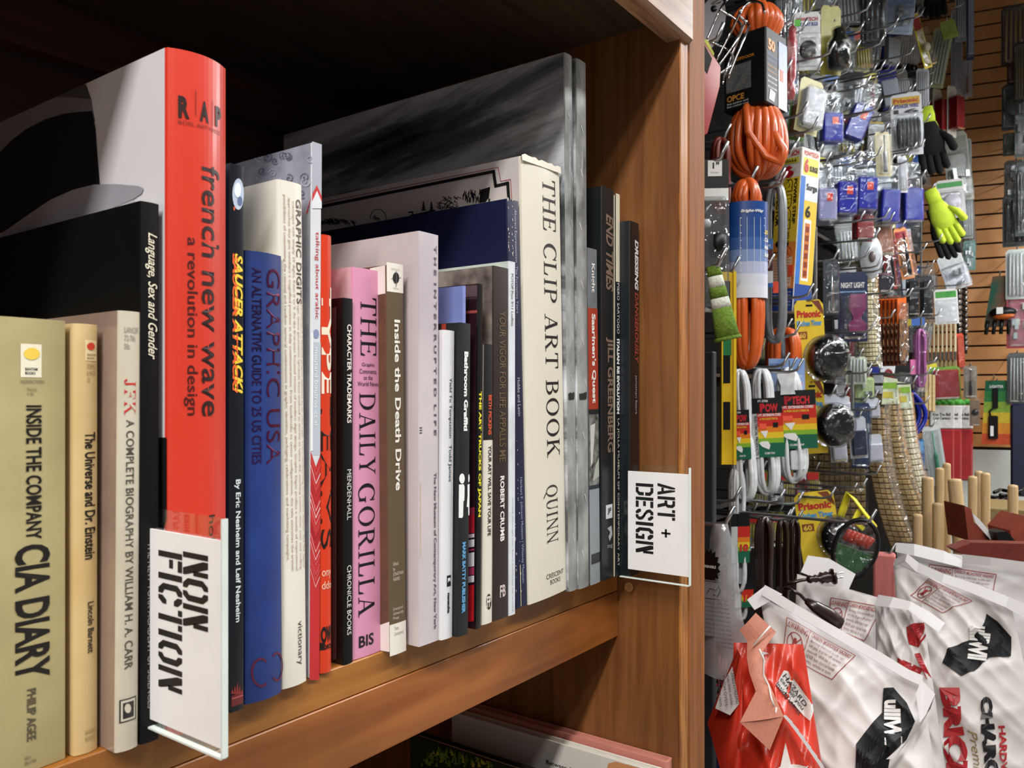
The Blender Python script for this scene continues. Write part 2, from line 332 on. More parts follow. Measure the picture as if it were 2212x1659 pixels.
# ================================================================ books
PG = M('d8d0bd', .8, var=.15, scale=700, sc3=(1, .02, .02))
PGY = M('c7ab78', .85, var=.2, scale=700, sc3=(1, .02, .02))
WH, BLK = FLAT('ece9e4'), FLAT('0c0c0e')
prevR = [-1.0]
class Book:
    def __init__(s, label, xb, yb, xr, xt, yt, D, cover, spine=None, hard=False, bulge=.0006, pages=PG, rough=None, dy=0, chain=True, ov=0, Y=None, X=None, H=None, T=None, base=ZS, group='books on the middle shelf'):
        p = onZ(xb, yb, base) if Y is None else onY(xb, yb, Y)
        s.Y = p.y+dy
        x = tX(xb, 1) and onY(xb, yb, s.Y).x if X is None else X
        s.T = (onY(xr, yb, s.Y).x-x) if T is None else T
        x0 = x
        if chain and x < prevR[0]+.0002: d = prevR[0]+.0002-x; x += d; s.T = max(.0015, s.T-d)
        top = onY(xt, yt, s.Y); s.H = top.z-base if H is None else H
        lean = math.atan2(top.x-x0, s.H) if X is None else 0
        if abs(lean) < .006: lean = 0
        if chain: prevR[0] = x+s.T
        s.lean = lean; s.x = x; s.D = D; s.base = base
        mat = Matrix.Translation((x, s.Y, base+.0003)) @ Matrix.Rotation(lean, 4, 'Y')
        s.r = thing('book', label, 'book', mat, group); s.inv = mat.inverted()
        T, H = s.T, s.H; s.bulge = bulge; th = .0022 if hard else .0004
        th = min(th, T*.2)
        n = 12; s.cover = cover; spine = spine or cover
        rc = min(.0009 if not hard else .0015, T*.25)
        def prof(i):
            pass
        outer = [(0, D), (0, rc)]; ar = []
        for k in range(n+1):
            f = k/n; xx = rc*.3+(T-rc*.6)*f; ar.append((xx, -bulge*(1-(2*f-1)**2)))
        outer += ar+[(T, rc), (T, D)]
        inner = [(T-th, D), (T-th, rc+th)]+[(min(max(a, th), T-th), c+th) for a, c in ar[::-1]]+[(th, rc+th), (th, D)]
        K = len(outer)
        b = B(); vs = []; 
        for (a, c) in outer: vs += [(a, c, 0), (a, c, H)]
        for (a, c) in inner[::-1]: vs += [(a, c, 0), (a, c, H)]
        o = 2*K
        for i in range(K-1):
            m = cover if (i == 0 or i == K-2) else spine
            b.add([vs[2*i], vs[2*i+2], vs[2*i+3], vs[2*i+1]], [(0, 1, 2, 3)], m, 0 < i < K-2)
            b.add([vs[o+2*i], vs[o+2*i+1], vs[o+2*i+3], vs[o+2*i+2]], [(0, 1, 2, 3)], cover)
            b.add([vs[2*i+1], vs[2*i+3], vs[o+2*i+3], vs[o+2*i+1]], [(0, 1, 2, 3)], m)
            b.add([vs[2*i], vs[o+2*i], vs[o+2*i+2], vs[2*i+2]], [(0, 1, 2, 3)], m)
        for i in (0, K-1): b.add([vs[2*i], vs[2*i+1], vs[o+2*i+1], vs[o+2*i]], [(0, 1, 2, 3)], cover)
        b.build('cover', s.r)
        if T > .002:
            ins = .003 if hard else .0006
            B().box(th+.0001, T-th-.0001, th+rc+.0006, D-.003 if hard else D-.0004, ins, H-ins, pages).build('page_block', s.r)
        s.b = B(); s.cb = B()
    def z(s, py, px=None): return (onY(px or s.px, py, s.Y).z-s.base)
    def sp(s, a, z, off=.00022):
        f = a/s.T; return (a, -s.bulge*(1-(2*f-1)**2)-off, z)
    def zpx(s, py, f=.5):     # height on the spine seen at image row py, at fraction f across
        P = s.r.matrix_world @ Vector((s.T*f, 0, s.H*.5)) if False else Vector((s.x+s.T*f, s.Y, 0))
        t = P.x*CO+P.y*SI; return (HY-py)/F*t+CZ-s.base
    def down(s, txt, y0, y1, f0, f1, m, font='b', bold=0., shear=0.):
        z0, z1 = s.zpx(y0, (f0+f1)/2), s.zpx(y1, (f0+f1)/2)
        lay(s.b, txt, m, lambda x, y: s.sp(f0*s.T+y, z0-x), z0-z1, (f1-f0)*s.T, font, bold, shear)
    def horiz(s, txt, y0, y1, f0, f1, m, font='b', bold=0.):
        z0, z1 = s.zpx(y0, (f0+f1)/2), s.zpx(y1, (f0+f1)/2)
        lay(s.b, txt, m, lambda x, y: s.sp(f0*s.T+x, z1+y), (f1-f0)*s.T, z0-z1, font, bold)
    def band(s, y0, y1, f0, f1, m, off=.00012, n=8):
        z0, z1 = s.zpx(y0, .5), s.zpx(y1, .5); T = s.T
        for i in range(n):
            a, c = f0+(f1-f0)*i/n, f0+(f1-f0)*(i+1)/n
            s.b.add([s.sp(a*T, z1, off), s.sp(c*T, z1, off), s.sp(c*T, z0, off), s.sp(a*T, z0, off)], [(0, 1, 2, 3)], m)
    def spoly(s, pts, m, off=.0002):   # polygon on the spine: (fraction across, image row)
        s.b.add([s.sp(f*s.T, s.zpx(y, f), off) for f, y in pts], [tuple(range(len(pts)))], m)
    def oval(s, f, y, rf, ry, m, off=.0002, n=18, k=1):
        s.spoly([(f+rf*math.cos(2*PI*i/n), y+ry*math.sin(2*PI*i/n)) for i in range(n)], m, off)
    def cpt(s, px, py, off=.00015):    # point of the left cover seen at this pixel
        P = s.inv @ onX(px, py, s.x+math.tan(s.lean)*s.H*.9); return (-off, min(max(P.y, 0), s.D), min(max(P.z, 0), s.H))
    def cpoly(s, pts, m, off=.00015, bb=None):
        (bb or s.cb).add([s.cpt(x, y, off) for x, y in pts], [tuple(range(len(pts)))], m)
    def cline(s, pts, w, m, off=.0003):
        for (a, c) in zip(pts, pts[1:]):
            d = Vector((c[0]-a[0], c[1]-a[1])); q = Vector((-d.y, d.x)).normalized()*w/2; e = d.normalized()*w/2
            s.cpoly([(a[0]-e.x+q.x, a[1]-e.y+q.y), (c[0]+e.x+q.x, c[1]+e.y+q.y), (c[0]+e.x-q.x, c[1]+e.y-q.y), (a[0]-e.x-q.x, a[1]-e.y-q.y)], m, off)
    def done(s):
        fz_ = []; z = [v[2] for v in s.b.v]; iv = {}
        F_ = sorted(range(len(s.b.f)), key=lambda i: min(z[j] for j in s.b.f[i])); cur = None; top = -9
        for i in F_:
            lo = min(z[j] for j in s.b.f[i]); hi = max(z[j] for j in s.b.f[i])
            if lo > top+.010: cur = []; fz_.append(cur)
            cur.append(i); top = max(top, hi)
        for g_ in fz_:
            nb = B(); nb.mats = s.b.mats; mp_ = {}
            for i in sorted(g_):
                q = []
                for j in s.b.f[i]:
                    if j not in mp_: mp_[j] = len(nb.v); nb.v.append(s.b.v[j])
                    q.append(mp_[j])
                nb.f.append(tuple(q)); nb.mi.append(s.b.mi[i]); nb.sm.append(False)
            nb.build('spine_print', s.r)
        if s.cb.v: s.cb.build('cover_print', s.r)
        return s
def T_(hexc): return M(hexc, .45, var=.02, scale=100)
# ---- 1 the thick old paperback
tan_old = M('b8ab7c', .6, var=.10, scale=25, col2='a3966b')
b = Book('thick tan old paperback with a big black condensed title, leftmost on the shelf', -15, 1658, 142, -15, 690, .105, tan_old, tan_old, pages=PGY, bulge=.0008, Y=.3345, X=.1314, H=.1745)
b.T = .0262
b.down('INSIDE THE COMPANY', 877, 1166, .42, .64, T_('17130f'), bold=.02)
b.down('CIA DIARY', 1177, 1468, .27, .76, T_('17130f'), bold=.03)
b.down('PHILIP AGEE', 1488, 1600, .43, .56, T_('5a5240'), bold=.02)
b.band(745, 817, .35, .64, T_('f0ead2')); b.oval(.5, 766, .11, 13, T_('f2cf55'), .0003)
b.horiz('BANTAM\nBOOKS', 796, 811, .41, .58, T_('30303c'), bold=.02)
b.horiz('NONFICTION', 822, 830, .35, .67, T_('7a7156')); b.horiz('T6415\n1.95', 840, 856, .43, .57, T_('7a7156')); b.horiz('051\n06195', 1632, 1650, .4, .56, T_('7a7156'))
b.done()
# ---- 2
yel_old = M('dcc08c', .6, var=.1, scale=20, col2='cbab72')
b = Book('slim yellowed paperback with a narrow black title beside the thick tan one', 158, 1636, 211, 160, 700, .105, yel_old, yel_old, pages=PGY, bulge=.0012)
b.down('The Universe and Dr. Einstein', 935, 1208, .40, .86, T_('17130f'), bold=.02)
b.down('Lincoln Barnett', 1300, 1410, .52, .80, T_('3a3226'), bold=.02)
b.band(736, 781, .42, .92, T_('eed8a8')); b.oval(.66, 750, .18, 8, T_('d8452a'), .0003); b.horiz('BANTAM\nBOOKS', 766, 778, .5, .88, T_('6a5a40')); b.horiz('SCIENCE\n& MATH\n.75', 788, 828, .48, .9, T_('9a8560')); b.horiz('BANTAM\nBOOKS', 1574, 1598, .42, .9, T_('ab935f'))
b.done()
# ---- 3
wh_old = M('d6cfbd', .3, var=.1, scale=18, col2='c0b7a2', coat=.4)
b = Book('cream paperback in a clear wrapper with red initials at the top of its spine', 249, 1629, 298, 256, 672, .107, M('ab9384', .25, var=.2, scale=14, coat=.6), wh_old, pages=PGY, bulge=.0012)
b.down('JFK', 820, 898, .22, .72, T_('c4322c'), 'serif'); b.down('A COMPLETE BIOGRAPHY BY WILLIAM H. A. CARR', 908, 1445, .3, .66, T_('4c4740'), bold=.005)
b.horiz('LANCER\n72-706\n50c', 708, 756, .2, .85, T_('8d877c'))
b.band(1508, 1558, .12, .86, T_('3c3833')); b.band(1511, 1555, .18, .8, T_('d6cfbd'), .0002); b.band(1516, 1550, .25, .73, T_('2c2a28'), .0003); b.oval(.45, 1530, .14, 10, T_('d6cfbd'), .0004)
b.done()
# ---- 4
blk_c = M('0a0a0b', .5, var=.1, scale=30, spec=.25)
b = Book('black paperback with a cream script title, left of the thick red book', 303, 1611, 344, 303, 435, .155, blk_c, blk_c, bulge=.0005)
b.down('Language, Sex and Gender', 505, 778, .22, .86, T_('e6e0c8'), shear=.35, bold=.01); b.down('THE NEW YORK ACADEMY OF SCIENCES', 1172, 1530, .34, .62, T_('8f8c88'), bold=.005)
b.cline([(304, 440), (304, 1600)], 1.6, T_('4c5c66')); b.done()
# ---- 5 red
redc = M('d63a26', .4, var=.03, scale=8, coat=.25)
whc = M('e4e2e8', .35, var=.03, scale=6, coat=.3)
b = Book('tall thick book with a bright red rounded spine and a white cover', 360, 1594, 489, 358, 102, .225, whc, redc, hard=True, bulge=.0048)
ink = T_('2a0f0c')
b.down('french new wave', 365, 900, .46, .8, ink, bold=.008); b.down('a revolution in design', 517, 898, .2, .4, T_('4a1410'), bold=.005)
b.horiz('R', 213, 260, .13, .28, ink, bold=.05); b.horiz('A', 226, 270, .43, .58, ink, bold=.05); b.horiz('P', 236, 280, .71, .84, ink, bold=.05)
b.band(208, 262, .36, .368, ink, .0003, 1); b.band(218, 272, .65, .658, ink, .0003, 1); b.horiz('BOEL ART PRESS', 276, 284, .13, .83, T_('84271c'))
b.down('holly', 1112, 1200, .55, .7, ink)
g1, g2, g3 = T_('55565c'), T_('15161a'), T_('9c9ba6')
b.cpoly([(0, 253), (60, 218), (118, 192), (176, 165), (186, 182), (198, 215), (202, 240), (206, 262), (60, 300), (0, 330)], T_('77767e'), .0001)
b.cpoly([(108, 196), (176, 165), (186, 182), (198, 215), (150, 210), (120, 203)], T_('4d4c50'), .0002)
b.cpoly([(0, 330), (30, 300), (60, 278), (100, 258), (140, 246), (200, 240), (208, 280), (212, 340), (217, 400), (150, 440), (0, 505)], g2, .0003)
b.cpoly([(0, 508), (60, 466), (110, 432), (160, 410), (205, 399), (250, 398), (300, 402), (312, 407), (308, 418), (290, 430), (200, 470), (0, 560)], g3, .0004)
b.cpoly([(0, 560), (200, 470), (290, 432), (300, 440), (340, 446), (340, 470), (0, 640)], T_('b9b8c2'), .00045)
b.cpoly([(300, 945), (361, 945), (361, 1120), (352, 1160), (361, 1500), (300, 1500)], g2, .0002)
b.done()
# ---- 6 saucer
nav = M('11131c', .3, var=.1, scale=20, coat=.3)
b = Book('narrow black book with a yellow and orange italic title, right of the thick red one', 497, 1542, 527, 500, 354, .2, M('1c2740', .35), nav, bulge=.0003)
b.oval(.55, 421, .42, 34, T_('b9c6dc'), .0002); b.oval(.5, 412, .25, 16, T_('e8eef4'), .0003); b.oval(.66, 436, .18, 10, T_('5a6c98'), .0003)
b.spoly([(.2, 448), (.35, 448), (.3, 456), (.2, 456)], T_('c85a3a'))
b.down('SAUCER ATTACK!', 549, 850, .14, .52, T_('e8622c'), shear=.25, bold=.05); b.down('SAUCER ATTACK!', 550, 851, .3, .88, T_('f2cf3c'), shear=.25, bold=.035)
b.down('By Eric Nesheim and Leif Nesheim', 1037, 1345, .26, .72, T_('d8e2e6'), bold=.02)
for i in range(5): b.spoly([(.05+.17*i, 1500), (.22+.17*i, 1500), (.13+.17*i, 1474+abs(i-2)*7)], T_('9c3a38'))
b.band(1500, 1524, .08, .92, T_('702a2c')); b.band(1505, 1508, .1, .9, T_('c2605c'), .0003)
b.done()
# ---- 7 blue
blu = M('1f3a80', .45, var=.15, scale=30, col2='182e6a', coat=.15)
b = Book('dark blue book with a faint purple red foil title and rounded top', 528.5, 1524, 608, 532, 542, .19, blu, blu, bulge=.0022)
foil = M('6e1f4c', .3, .6, var=.3, scale=30); foil2 = M('43245e', .3, .5, var=.3, scale=40)
b.down('GRAPHIC USA', 583, 1003, .5, .93, foil, bold=-.005); b.down('AN ALTERNATIVE GUIDE TO 25 US CITIES', 580, 1003, .14, .37, foil2, bold=.01)
for (fx, fl, yy) in ((.36, 1, 1452), (.82, -1, 1440)):
    for q in ell(0, 0, 1, 1, .78, .84, 50, 310, 18): b.spoly([(fx+fl*x*.24, yy-y*32) for x, y in q], T_('5b1c3e'))
b.done()
# ---- 8 white
whb = M('e9e4d8', .4, var=.04, scale=10, coat=.2)
b = Book('white book with brown small print running down its spine, right of the blue one', 609, 1491, 662, 598, 388, .19, whb, whb, bulge=.0014)
tb = T_('6e5644'); tl = T_('a8917c')
b.down('GRAPHIC DIGITS', 436, 660, .68, .93, T_('4a3526'), bold=.01)
b.down('Numerals is a brilliant graphic element as its own right. From handwriting on antique displays and the digital', 662, 1226, .86, .97, T_('bba893'))
b.down('age, these geometric symbols have evolved as starkly as types did, marking names, time, sum and coding', 662, 1230, .69, .80, tl)
b.down('messages with simply 10 digits, from 0 to 9. As the first-ever focused review of modern digit design, Graphic Digits profiles a wealth of inspirational', 440, 1232, .5, .62, tl)
b.down('approaches that give numbers a magnified position in daily communications. From handicrafts to vector configurations, this title examines the artistic', 432, 1234, .33, .45, tl)
b.down('possibilities of customising the rational and random numeral combinations in graphic identities, packaging, celebrations and marketing campaigns.', 425, 1212, .16, .28, tl)
b.down('victionary', 1342, 1436, .52, .8, T_('3b3734'))
b.done()
# ---- 9 talking about arabic
gr = M('a3a3b0', .3, var=.15, scale=90, col2='8a8a9a', coat=.3)
b = Book('slim book with a grey scrollwork top and red zigzag chevrons at its foot', 668, 1466, 689, 674, 309, .17, gr, M('dcdfe6', .3, var=.05, coat=.3), bulge=.00001)
red2 = T_('c22a2e')
b.band(308, 420, 0, 1, T_('a9abb8')); b.spoly([(0, 420), (.5, 400), (1, 424), (1, 436), (.5, 412), (0, 436)], red2, .0003); b.spoly([(0, 436), (.5, 412), (1, 436), (1, 450), (0, 450)], T_('dcdfe6'), .0003)
b.down('talking about arabic', 501, 690, .3, .8, red2); b.oval(.5, 722, .3, 10, T_('8792b4')); b.down('moutard boutros et al', 752, 920, .35, .75, T_('f4f4f8'))
b.band(720, 975, 0, .22, T_('e9ecf2'), .0002, 2); b.band(740, 985, .22, 1, T_('b9c2cc'), .00008)
b.spoly([(0, 975), (.55, 1010), (1, 985), (1, 1470), (0, 1470)], red2, .00015)
rr = random.Random(3)
for i in range(17):
    y = 985+i*15+rr.random()*5; h = rr.choice([2, 3, 6, 3]); c = rr.choice(['f0ecec', 'e7b8b8', 'd06868', '9c2226'])
    b.spoly([(0, y), (.55, y+40), (.55, y+40+h), (0, y+h)], T_(c), .0003); b.spoly([(.55, y+40), (1, y+18), (1, y+18+h), (.55, y+40+h)], T_(c), .0003)
# scrollwork on the cover
for k in range(26):
    px, py = rr.uniform(540, 672), rr.uniform(335, 420); r0 = rr.uniform(6, 12); P = []
    for i in range(14):
        a = i*.55+k; P.append((px+r0*(1-i/16)*math.cos(a), py+r0*(1-i/16)*math.sin(a)))
    b.cline(P, 2.4, T_('7b7b90') if k % 2 else T_('bcbccc'))
b.cline([(664, 460), (676, 424)], 2.5, red2)
b.done()
# ---- 10 orange
ora = M('d63c1c', .35, var=.04, scale=10, coat=.2)
b = Book('orange red book with huge white and black stacked letters, half behind the chevron book', 690, 1457, 716, 690, 507, .19, ora, ora, bulge=.0016)
b.down('TYPE', 622, 852, .1, .88, T_('ece0cc'), bold=.03); b.down('TEAMS', 858, 1186, .05, .9, T_('1c0d08'), bold=.0)
b.horiz('ony', 1232, 1250, .12, .8, T_('f0c9b0')); b.horiz('ddo', 1255, 1272, .12, .85, T_('f0c9b0')); b.horiz('OW', 1352, 1388, .05, .9, T_('1c0d08'), bold=.05); b.horiz('OKS', 1391, 1402, .1, .9, T_('1c0d08'), bold=.04)
b.band(1386, 1402, 0, .3, T_('1c0d08')); b.done()
# ---- 11
b = Book('black book with widely spaced small white capitals, left of the pink one', 741, 1438, 762, 740, 644, .15, M('1c1416', .3, var=.1, coat=.2), blk_c, bulge=.0003)
b.down('CHARACTER TRADEMARKS', 702, 915, .36, .82, T_('efe3dc'), bold=.02); b.down('MENDENHALL', 1015, 1124, .36, .8, T_('d8d4d0')); b.down('CHRONICLE BOOKS', 1222, 1372, .36, .8, T_('d8d4d0'), bold=.005)
b.cpoly([(718, 665), (727, 663), (727, 1425), (718, 1425)], T_('6b5252')); b.done()
# ---- 12 pink
pk = M('dd96b8', .45, var=.03, scale=10, coat=.1)
b = Book('pale pink paperback with a tall black serif title', 761, 1428, 822, 760, 577, .16, M('e3bcc8', .45), pk, bulge=.0006)
i2 = T_('15101a')
b.down('THE', 644, 770, .26, .82, i2, 'serif')
for k, t in enumerate(('Graphic', 'Comments', 'on the', 'World News')): b.horiz(t, 785+k*13.5, 795+k*13.5, (.3, .22, .36, .16)[k], (.76, .82, .68, .9)[k], i2)
b.down('DAILY', 850, 1026, .22, .78, i2, 'serif'); b.down('GORILLA', 1045, 1330, .19, .75, i2, 'serif'); b.horiz('BIS', 1371, 1396, .2, .72, i2, bold=.02)
b.spoly([(.93, 890), (1.0, 893), (1.0, 922), (.97, 918)], T_('6aa63a')); b.done()
# ---- 13 brown
brn = M('63523a', .4, var=.04, scale=10, coat=.1)
b = Book('brown book with white ends and a bold white rounded title', 840, 1412, 877, 833, 573, .14, M('6b4a36', .4), brn, bulge=.0004)
b.band(572, 634, 0, 1, T_('ebe5dc')); b.band(1346, 1413, 0, 1, T_('ebe5dc'))
b.cpoly([(800, 580), (833, 573), (833, 634), (800, 640)], T_('eee6e2')); b.cpoly([(815, 1352), (841, 1346), (841, 1412), (815, 1425)], T_('eee6e2'))
b.down('Inside the Death Drive', 693, 1060, .4, .76, T_('f1ece4'), bold=.025)
b.oval(.52, 603, .2, 12, T_('15130f'), .0003); b.spoly([(.2, 604), (.85, 602), (.85, 603), (.2, 605)], T_('666666'), .0004)
b.spoly([(.5, 588), (.54, 588), (.54, 622), (.5, 622)], T_('666666'), .0004); b.horiz('CRITICAL', 583, 587, .25, .75, T_('b0aaa2')); b.horiz('FORUM', 624, 628, .35, .68, T_('b0aaa2'))
b.horiz('Edited\nby\nJONATHAN\nHARRIS', 1213, 1254, .2, .84, T_('cfc6b4')); b.horiz('Liverpool\nUniversity\nPress', 1310, 1337, .2, .84, T_('cfc6b4')); b.horiz('Tate\nLiverpool', 1352, 1374, .24, .8, T_('a09a90'))
b.done()
# ---- 14 marble white
mar = M('ddd3d4', .3, var=.0, scale=7, col2='b4aab4', coat=.35)
b = Book('white marbled book with widely spaced grey capitals down its right edge', 905, 1399, 947, 907, 500, .22, M('dccfcf', .35, var=.0, scale=6, col2='c9bbbd', coat=.3), mar, bulge=.0002)
b.down('T H E  I N T E R R U P T E D  L I F E', 532, 942, .74, .88, T_('5a5460'), bold=.03); b.down('The New Museum of Contemporary Art, New York', 1022, 1361, .7, .88, T_('6a6068'), bold=.03)
b.down('III', 924, 937, -.35 if False else .02, .14, T_('4a4a55')); b.band(1040, 1200, .05, .1, T_('c9b7a8'), .0001, 1)
b.done()
# ---- 15
b = Book('white slim paperback with small black lettering, right of the marbled one', 949, 1386, 977, 954, 713, .15, whc, M('e6e6ea', .3, var=.03), bulge=.0006)
k_ = T_('1c1c22')
b.down('Yield To Temptation', 817, 947, .42, .74, k_); b.down('Todd James', 962, 1041, .42, .74, k_); b.down('nanzuka', 1281, 1325, .46, .68, k_, bold=.05)
b.band(1244, 1268, .4, .78, k_); b.spoly([(.46, 1250), (.7, 1248), (.7, 1258), (.58, 1254), (.46, 1260)], T_('e6e6ea'), .0003); b.done()
# ---- 16 bathroom
dk = M('16191d', .45, var=.08, scale=20)
b = Book('charcoal book with a bold white title and white restroom figures on its spine', 985, 1379, 1011, 991, 697, .165, dk, dk, bulge=.0003)
b.down('Bathroom Graffiti', 760, 932, .36, .75, T_('eef0ef'), bold=.05); b.down('MARK BATTY PUBLISHER', 1172, 1325, .34, .66, T_('5f9fd0'), bold=.05)
w_ = T_('eef1f0')
b.oval(.02, 1035, .28, 11, w_) if False else b.oval(.26, 1035, .24, 11, w_); b.spoly([(0, 1048), (.42, 1047), (.5, 1053), (.48, 1082), (.4, 1084), (.38, 1116), (.3, 1120), (0, 1120)], w_)
b.oval(.92, 1034, .08, 9, w_); b.spoly([(.78, 1048), (1, 1046), (1, 1114), (.9, 1114), (.86, 1096), (.72, 1096), (.8, 1070)], w_)
b.cpoly([(953, 700), (963, 699), (963, 760), (953, 760)], T_('b8402c')); b.done()
# periwinkle
b = Book('periwinkle blue thin book, rising behind the charcoal one', 1001, 1375, 1006, 1001, 618, .15, M('7480bd', .4, var=.03, coat=.2), M('8a97d8', .35), bulge=.0006, Y=.3176)
b.done()
# ---- 17
b = Book('glossy dark red and black book with a yellow title, between the charcoal and cream spines', 1027, 1361, 1038, 1032, 613, .16, M('34161a', .25, var=.3, scale=25, coat=.5), M('0a0a0a', .25, coat=.4), bulge=.0001)
b.down('THE ART TRUCKS OF JAPAN', 846, 1118, .2, .85, T_('e9dc2c'), bold=.04)
for (ya, yb_, c) in ((616, 640, '5c464c'), (641, 646, '3a2c30'), (670, 676, 'a04a44'), (1095, 1112, 'a32a3c'), (1112, 1150, 'c0202c'), (1152, 1160, 'e8d8dc'), (1164, 1180, 'f0eeee'), (1184, 1188, 'b84060'), (1192, 1222, 'efecec'), (1224, 1240, 'b84060'), (1242, 1256, 'eeeaea'), (1262, 1340, 'c81c24')):
    b.cpoly([(1003 if ya < 700 else 1014, ya+2), (1031 if ya < 700 else 1028, ya), (1031 if ya < 700 else 1028, yb_), (1003 if ya < 700 else 1014, yb_+2)], T_(c))
b.done()
# ---- 18
b = Book('small book with a cream lower spine and a black top with orange lettering', 1040, 1352, 1063, 1045, 745, .13, M('101010', .3), M('dfd9cc', .45, var=.03), bulge=.0006)
b.band(744, 951, 0, 1, T_('0e0e10')); b.down('BETH PICKENS', 854, 940, .4, .72, T_('d6502c'), bold=.03); b.down('YOUR ART WILL SAVE YOUR LIFE', 963, 1158, .42, .74, T_('26221e'), bold=.02)
b.oval(.6, 1300, .25, 17, T_('2a2826')); b.horiz('FP', 1288, 1312, .4, .8, T_('dfd9cc'), bold=.03); b.done()
# ---- 19
br2 = M('2b1f1c', .4, var=.05, coat=.1)
b = Book('dark brown book with a worn bronze title above small white capitals', 1065, 1344, 1098, 1064, 574, .17, M('9b8f86', .4, var=.0, scale=55, col2='2a2020'), br2, bulge=.0003)
b.down('YOUR VIGOR FOR LIFE APPALLS ME', 673, 998, .36, .8, T_('5e4c30'), bold=.01); b.down('ROBERT CRUMB', 1029, 1170, .42, .7, T_('ece6e2'), bold=.03)
b.horiz('FB', 1264, 1290, .4, .78, T_('cbbfb8'), bold=.03); b.done()
# ---- 20
b = Book('thin white pamphlet with faint typewritten lettering, left of the navy book', 1099, 1332, 1113, 1101, 565, .17, M('c6d2cc', .5), M('dfe3ea', .4), bulge=.0002)
b.down('POTOP Post-9/11 Leaflets', 592, 705, .3, .65, T_('55585c')); b.down('united through our fears behaving by world', 1075, 1320, .4, .65, T_('a6abb4')); b.done()
# ---- 21 navy
navy = M('10163e', .45, var=.12, scale=40, coat=.15)
b = Book('navy blue paperback with creased white-flecked spine edges, left of the large cream book', 1115, 1317, 1139, 1095, 429, .235, navy, navy, bulge=.0002)
b.down('Abstract Expressionism  The Formative Years', 460, 680, .5, .78, T_('a4a8c0')); b.down('Hobbs and Levin', 818, 900, .5, .76, T_('b9bbc8')); b.down('Herbert F. Johnson Museum / Whitney Museum', 1032, 1260, .5, .76, T_('a4a8c0'))
for k in range(60):
    y = rr.uniform(430, 560) if k < 26 else rr.uniform(900, 1300); f = rr.choice([rr.uniform(0, .08), rr.uniform(.3, .42)]); h = rr.uniform(1, 7)
    b.spoly([(f, y), (f+.06*rr.random()+.02, y+1), (f+.05, y+h), (f, y+h*.8)], T_('c9c6b4'))
b.band(1220, 1310, .36, .42, T_('cdbf9a'), .0003, 1); b.done()
# ---- 22 clip art
crm = M('ddd7c6', .5, var=.02, scale=30, coat=.1)
b = Book('large cream hardback with a tall black serif title and torn top edge', 1142, 1308, 1224, 1124, 337, .235, M('cbc4c2', .5, var=.03), crm, hard=True, bulge=.0012)
b.down('THE CLIP ART BOOK', 398, 990, .5, .85, T_('141218'), 'serif'); b.down('QUINN', 1050, 1174, .46, .76, T_('2a2628'), 'serif')
b.horiz('CRESCENT', 1238, 1248, .42, .9, T_('3c3836')); b.horiz('BOOKS', 1252, 1262, .52, .8, T_('3c3836'))
bk, rd = T_('131014'), T_('a04a4c')
b.cline([(690, 448), (1068, 371), (1072, 402), (1098, 396), (1100, 440)], 6.5, bk); b.cline([(690, 440), (1078, 362), (1083, 392), (1104, 388), (1107, 440)], 1.4, rd)
b.cpoly([(1040, 410), (1060, 404), (1057, 425), (1050, 436), (1035, 439)], bk, .0002)
for k in range(46):
    x = 1000+rr.random()*58; y = 412+rr.random()*22; b.cline([(x, y+6), (x+rr.uniform(-2, 3), y-3)], 1.8, bk)
for k in range(60):
    x = 950+rr.random()*42; y = 425+rr.random()*26+(995-x)*.06; b.cline([(x, y), (x+rr.uniform(-7, 7), y+rr.uniform(-6, 6))], 1.5, bk)
b.cline([(888, 466), (940, 455)], 3, bk); b.cline([(880, 472), (944, 460)], 1.5, bk); b.cline([(884, 459), (892, 458), (892, 470)], 3, bk)
for cx in (916, 933):
    for q in range(4): b.cpoly([(cx-2-q*1.3, 440+q*5), (cx+2+q*1.3, 440+q*5), (cx, 434+q*5)], bk, .0003)
b.cline([(818+17*math.cos(a*.35), 472-20*math.sin(a*.35)) for a in range(-1, 10)], 1.4, bk)
for k in range(16): x = 808+rr.random()*12; y = 468+rr.random()*10; b.cline([(x, y), (x+rr.uniform(-4, 4), y+rr.uniform(-4, 4))], 1.4, bk)
for k in range(80):
    a = rr.uniform(0, PI); x = 728+rr.uniform(-42, 38)*1.0; y = 484-math.sqrt(max(0, 1-((x-728)/44)**2))*13; b.cline([(x, y+rr.random()*10), (x+rr.uniform(4, 9), y+rr.random()*12+3)], 1.3, bk)
b.done()
# torn dust-jacket edge
tj = B(); prev = None
for k in range(12):
    f0, f1 = k/12*b.T, (k+1)/12*b.T; h0 = .0006+.0016*abs(math.sin(k*1.9)); h1 = .0006+.0016*abs(math.sin((k+1)*1.9))
    tj.add([(f0, -.0016, b.H-.003), (f1, -.0016, b.H-.003), (f1, -.0012, b.H+h1), (f0, -.0012, b.H+h0), (f0, .0002, b.H-.003), (f1, .0002, b.H-.003)], [(0, 1, 2, 3), (5, 4, 3, 2)], crm)
tj.build('torn_jacket_edge', b.r)
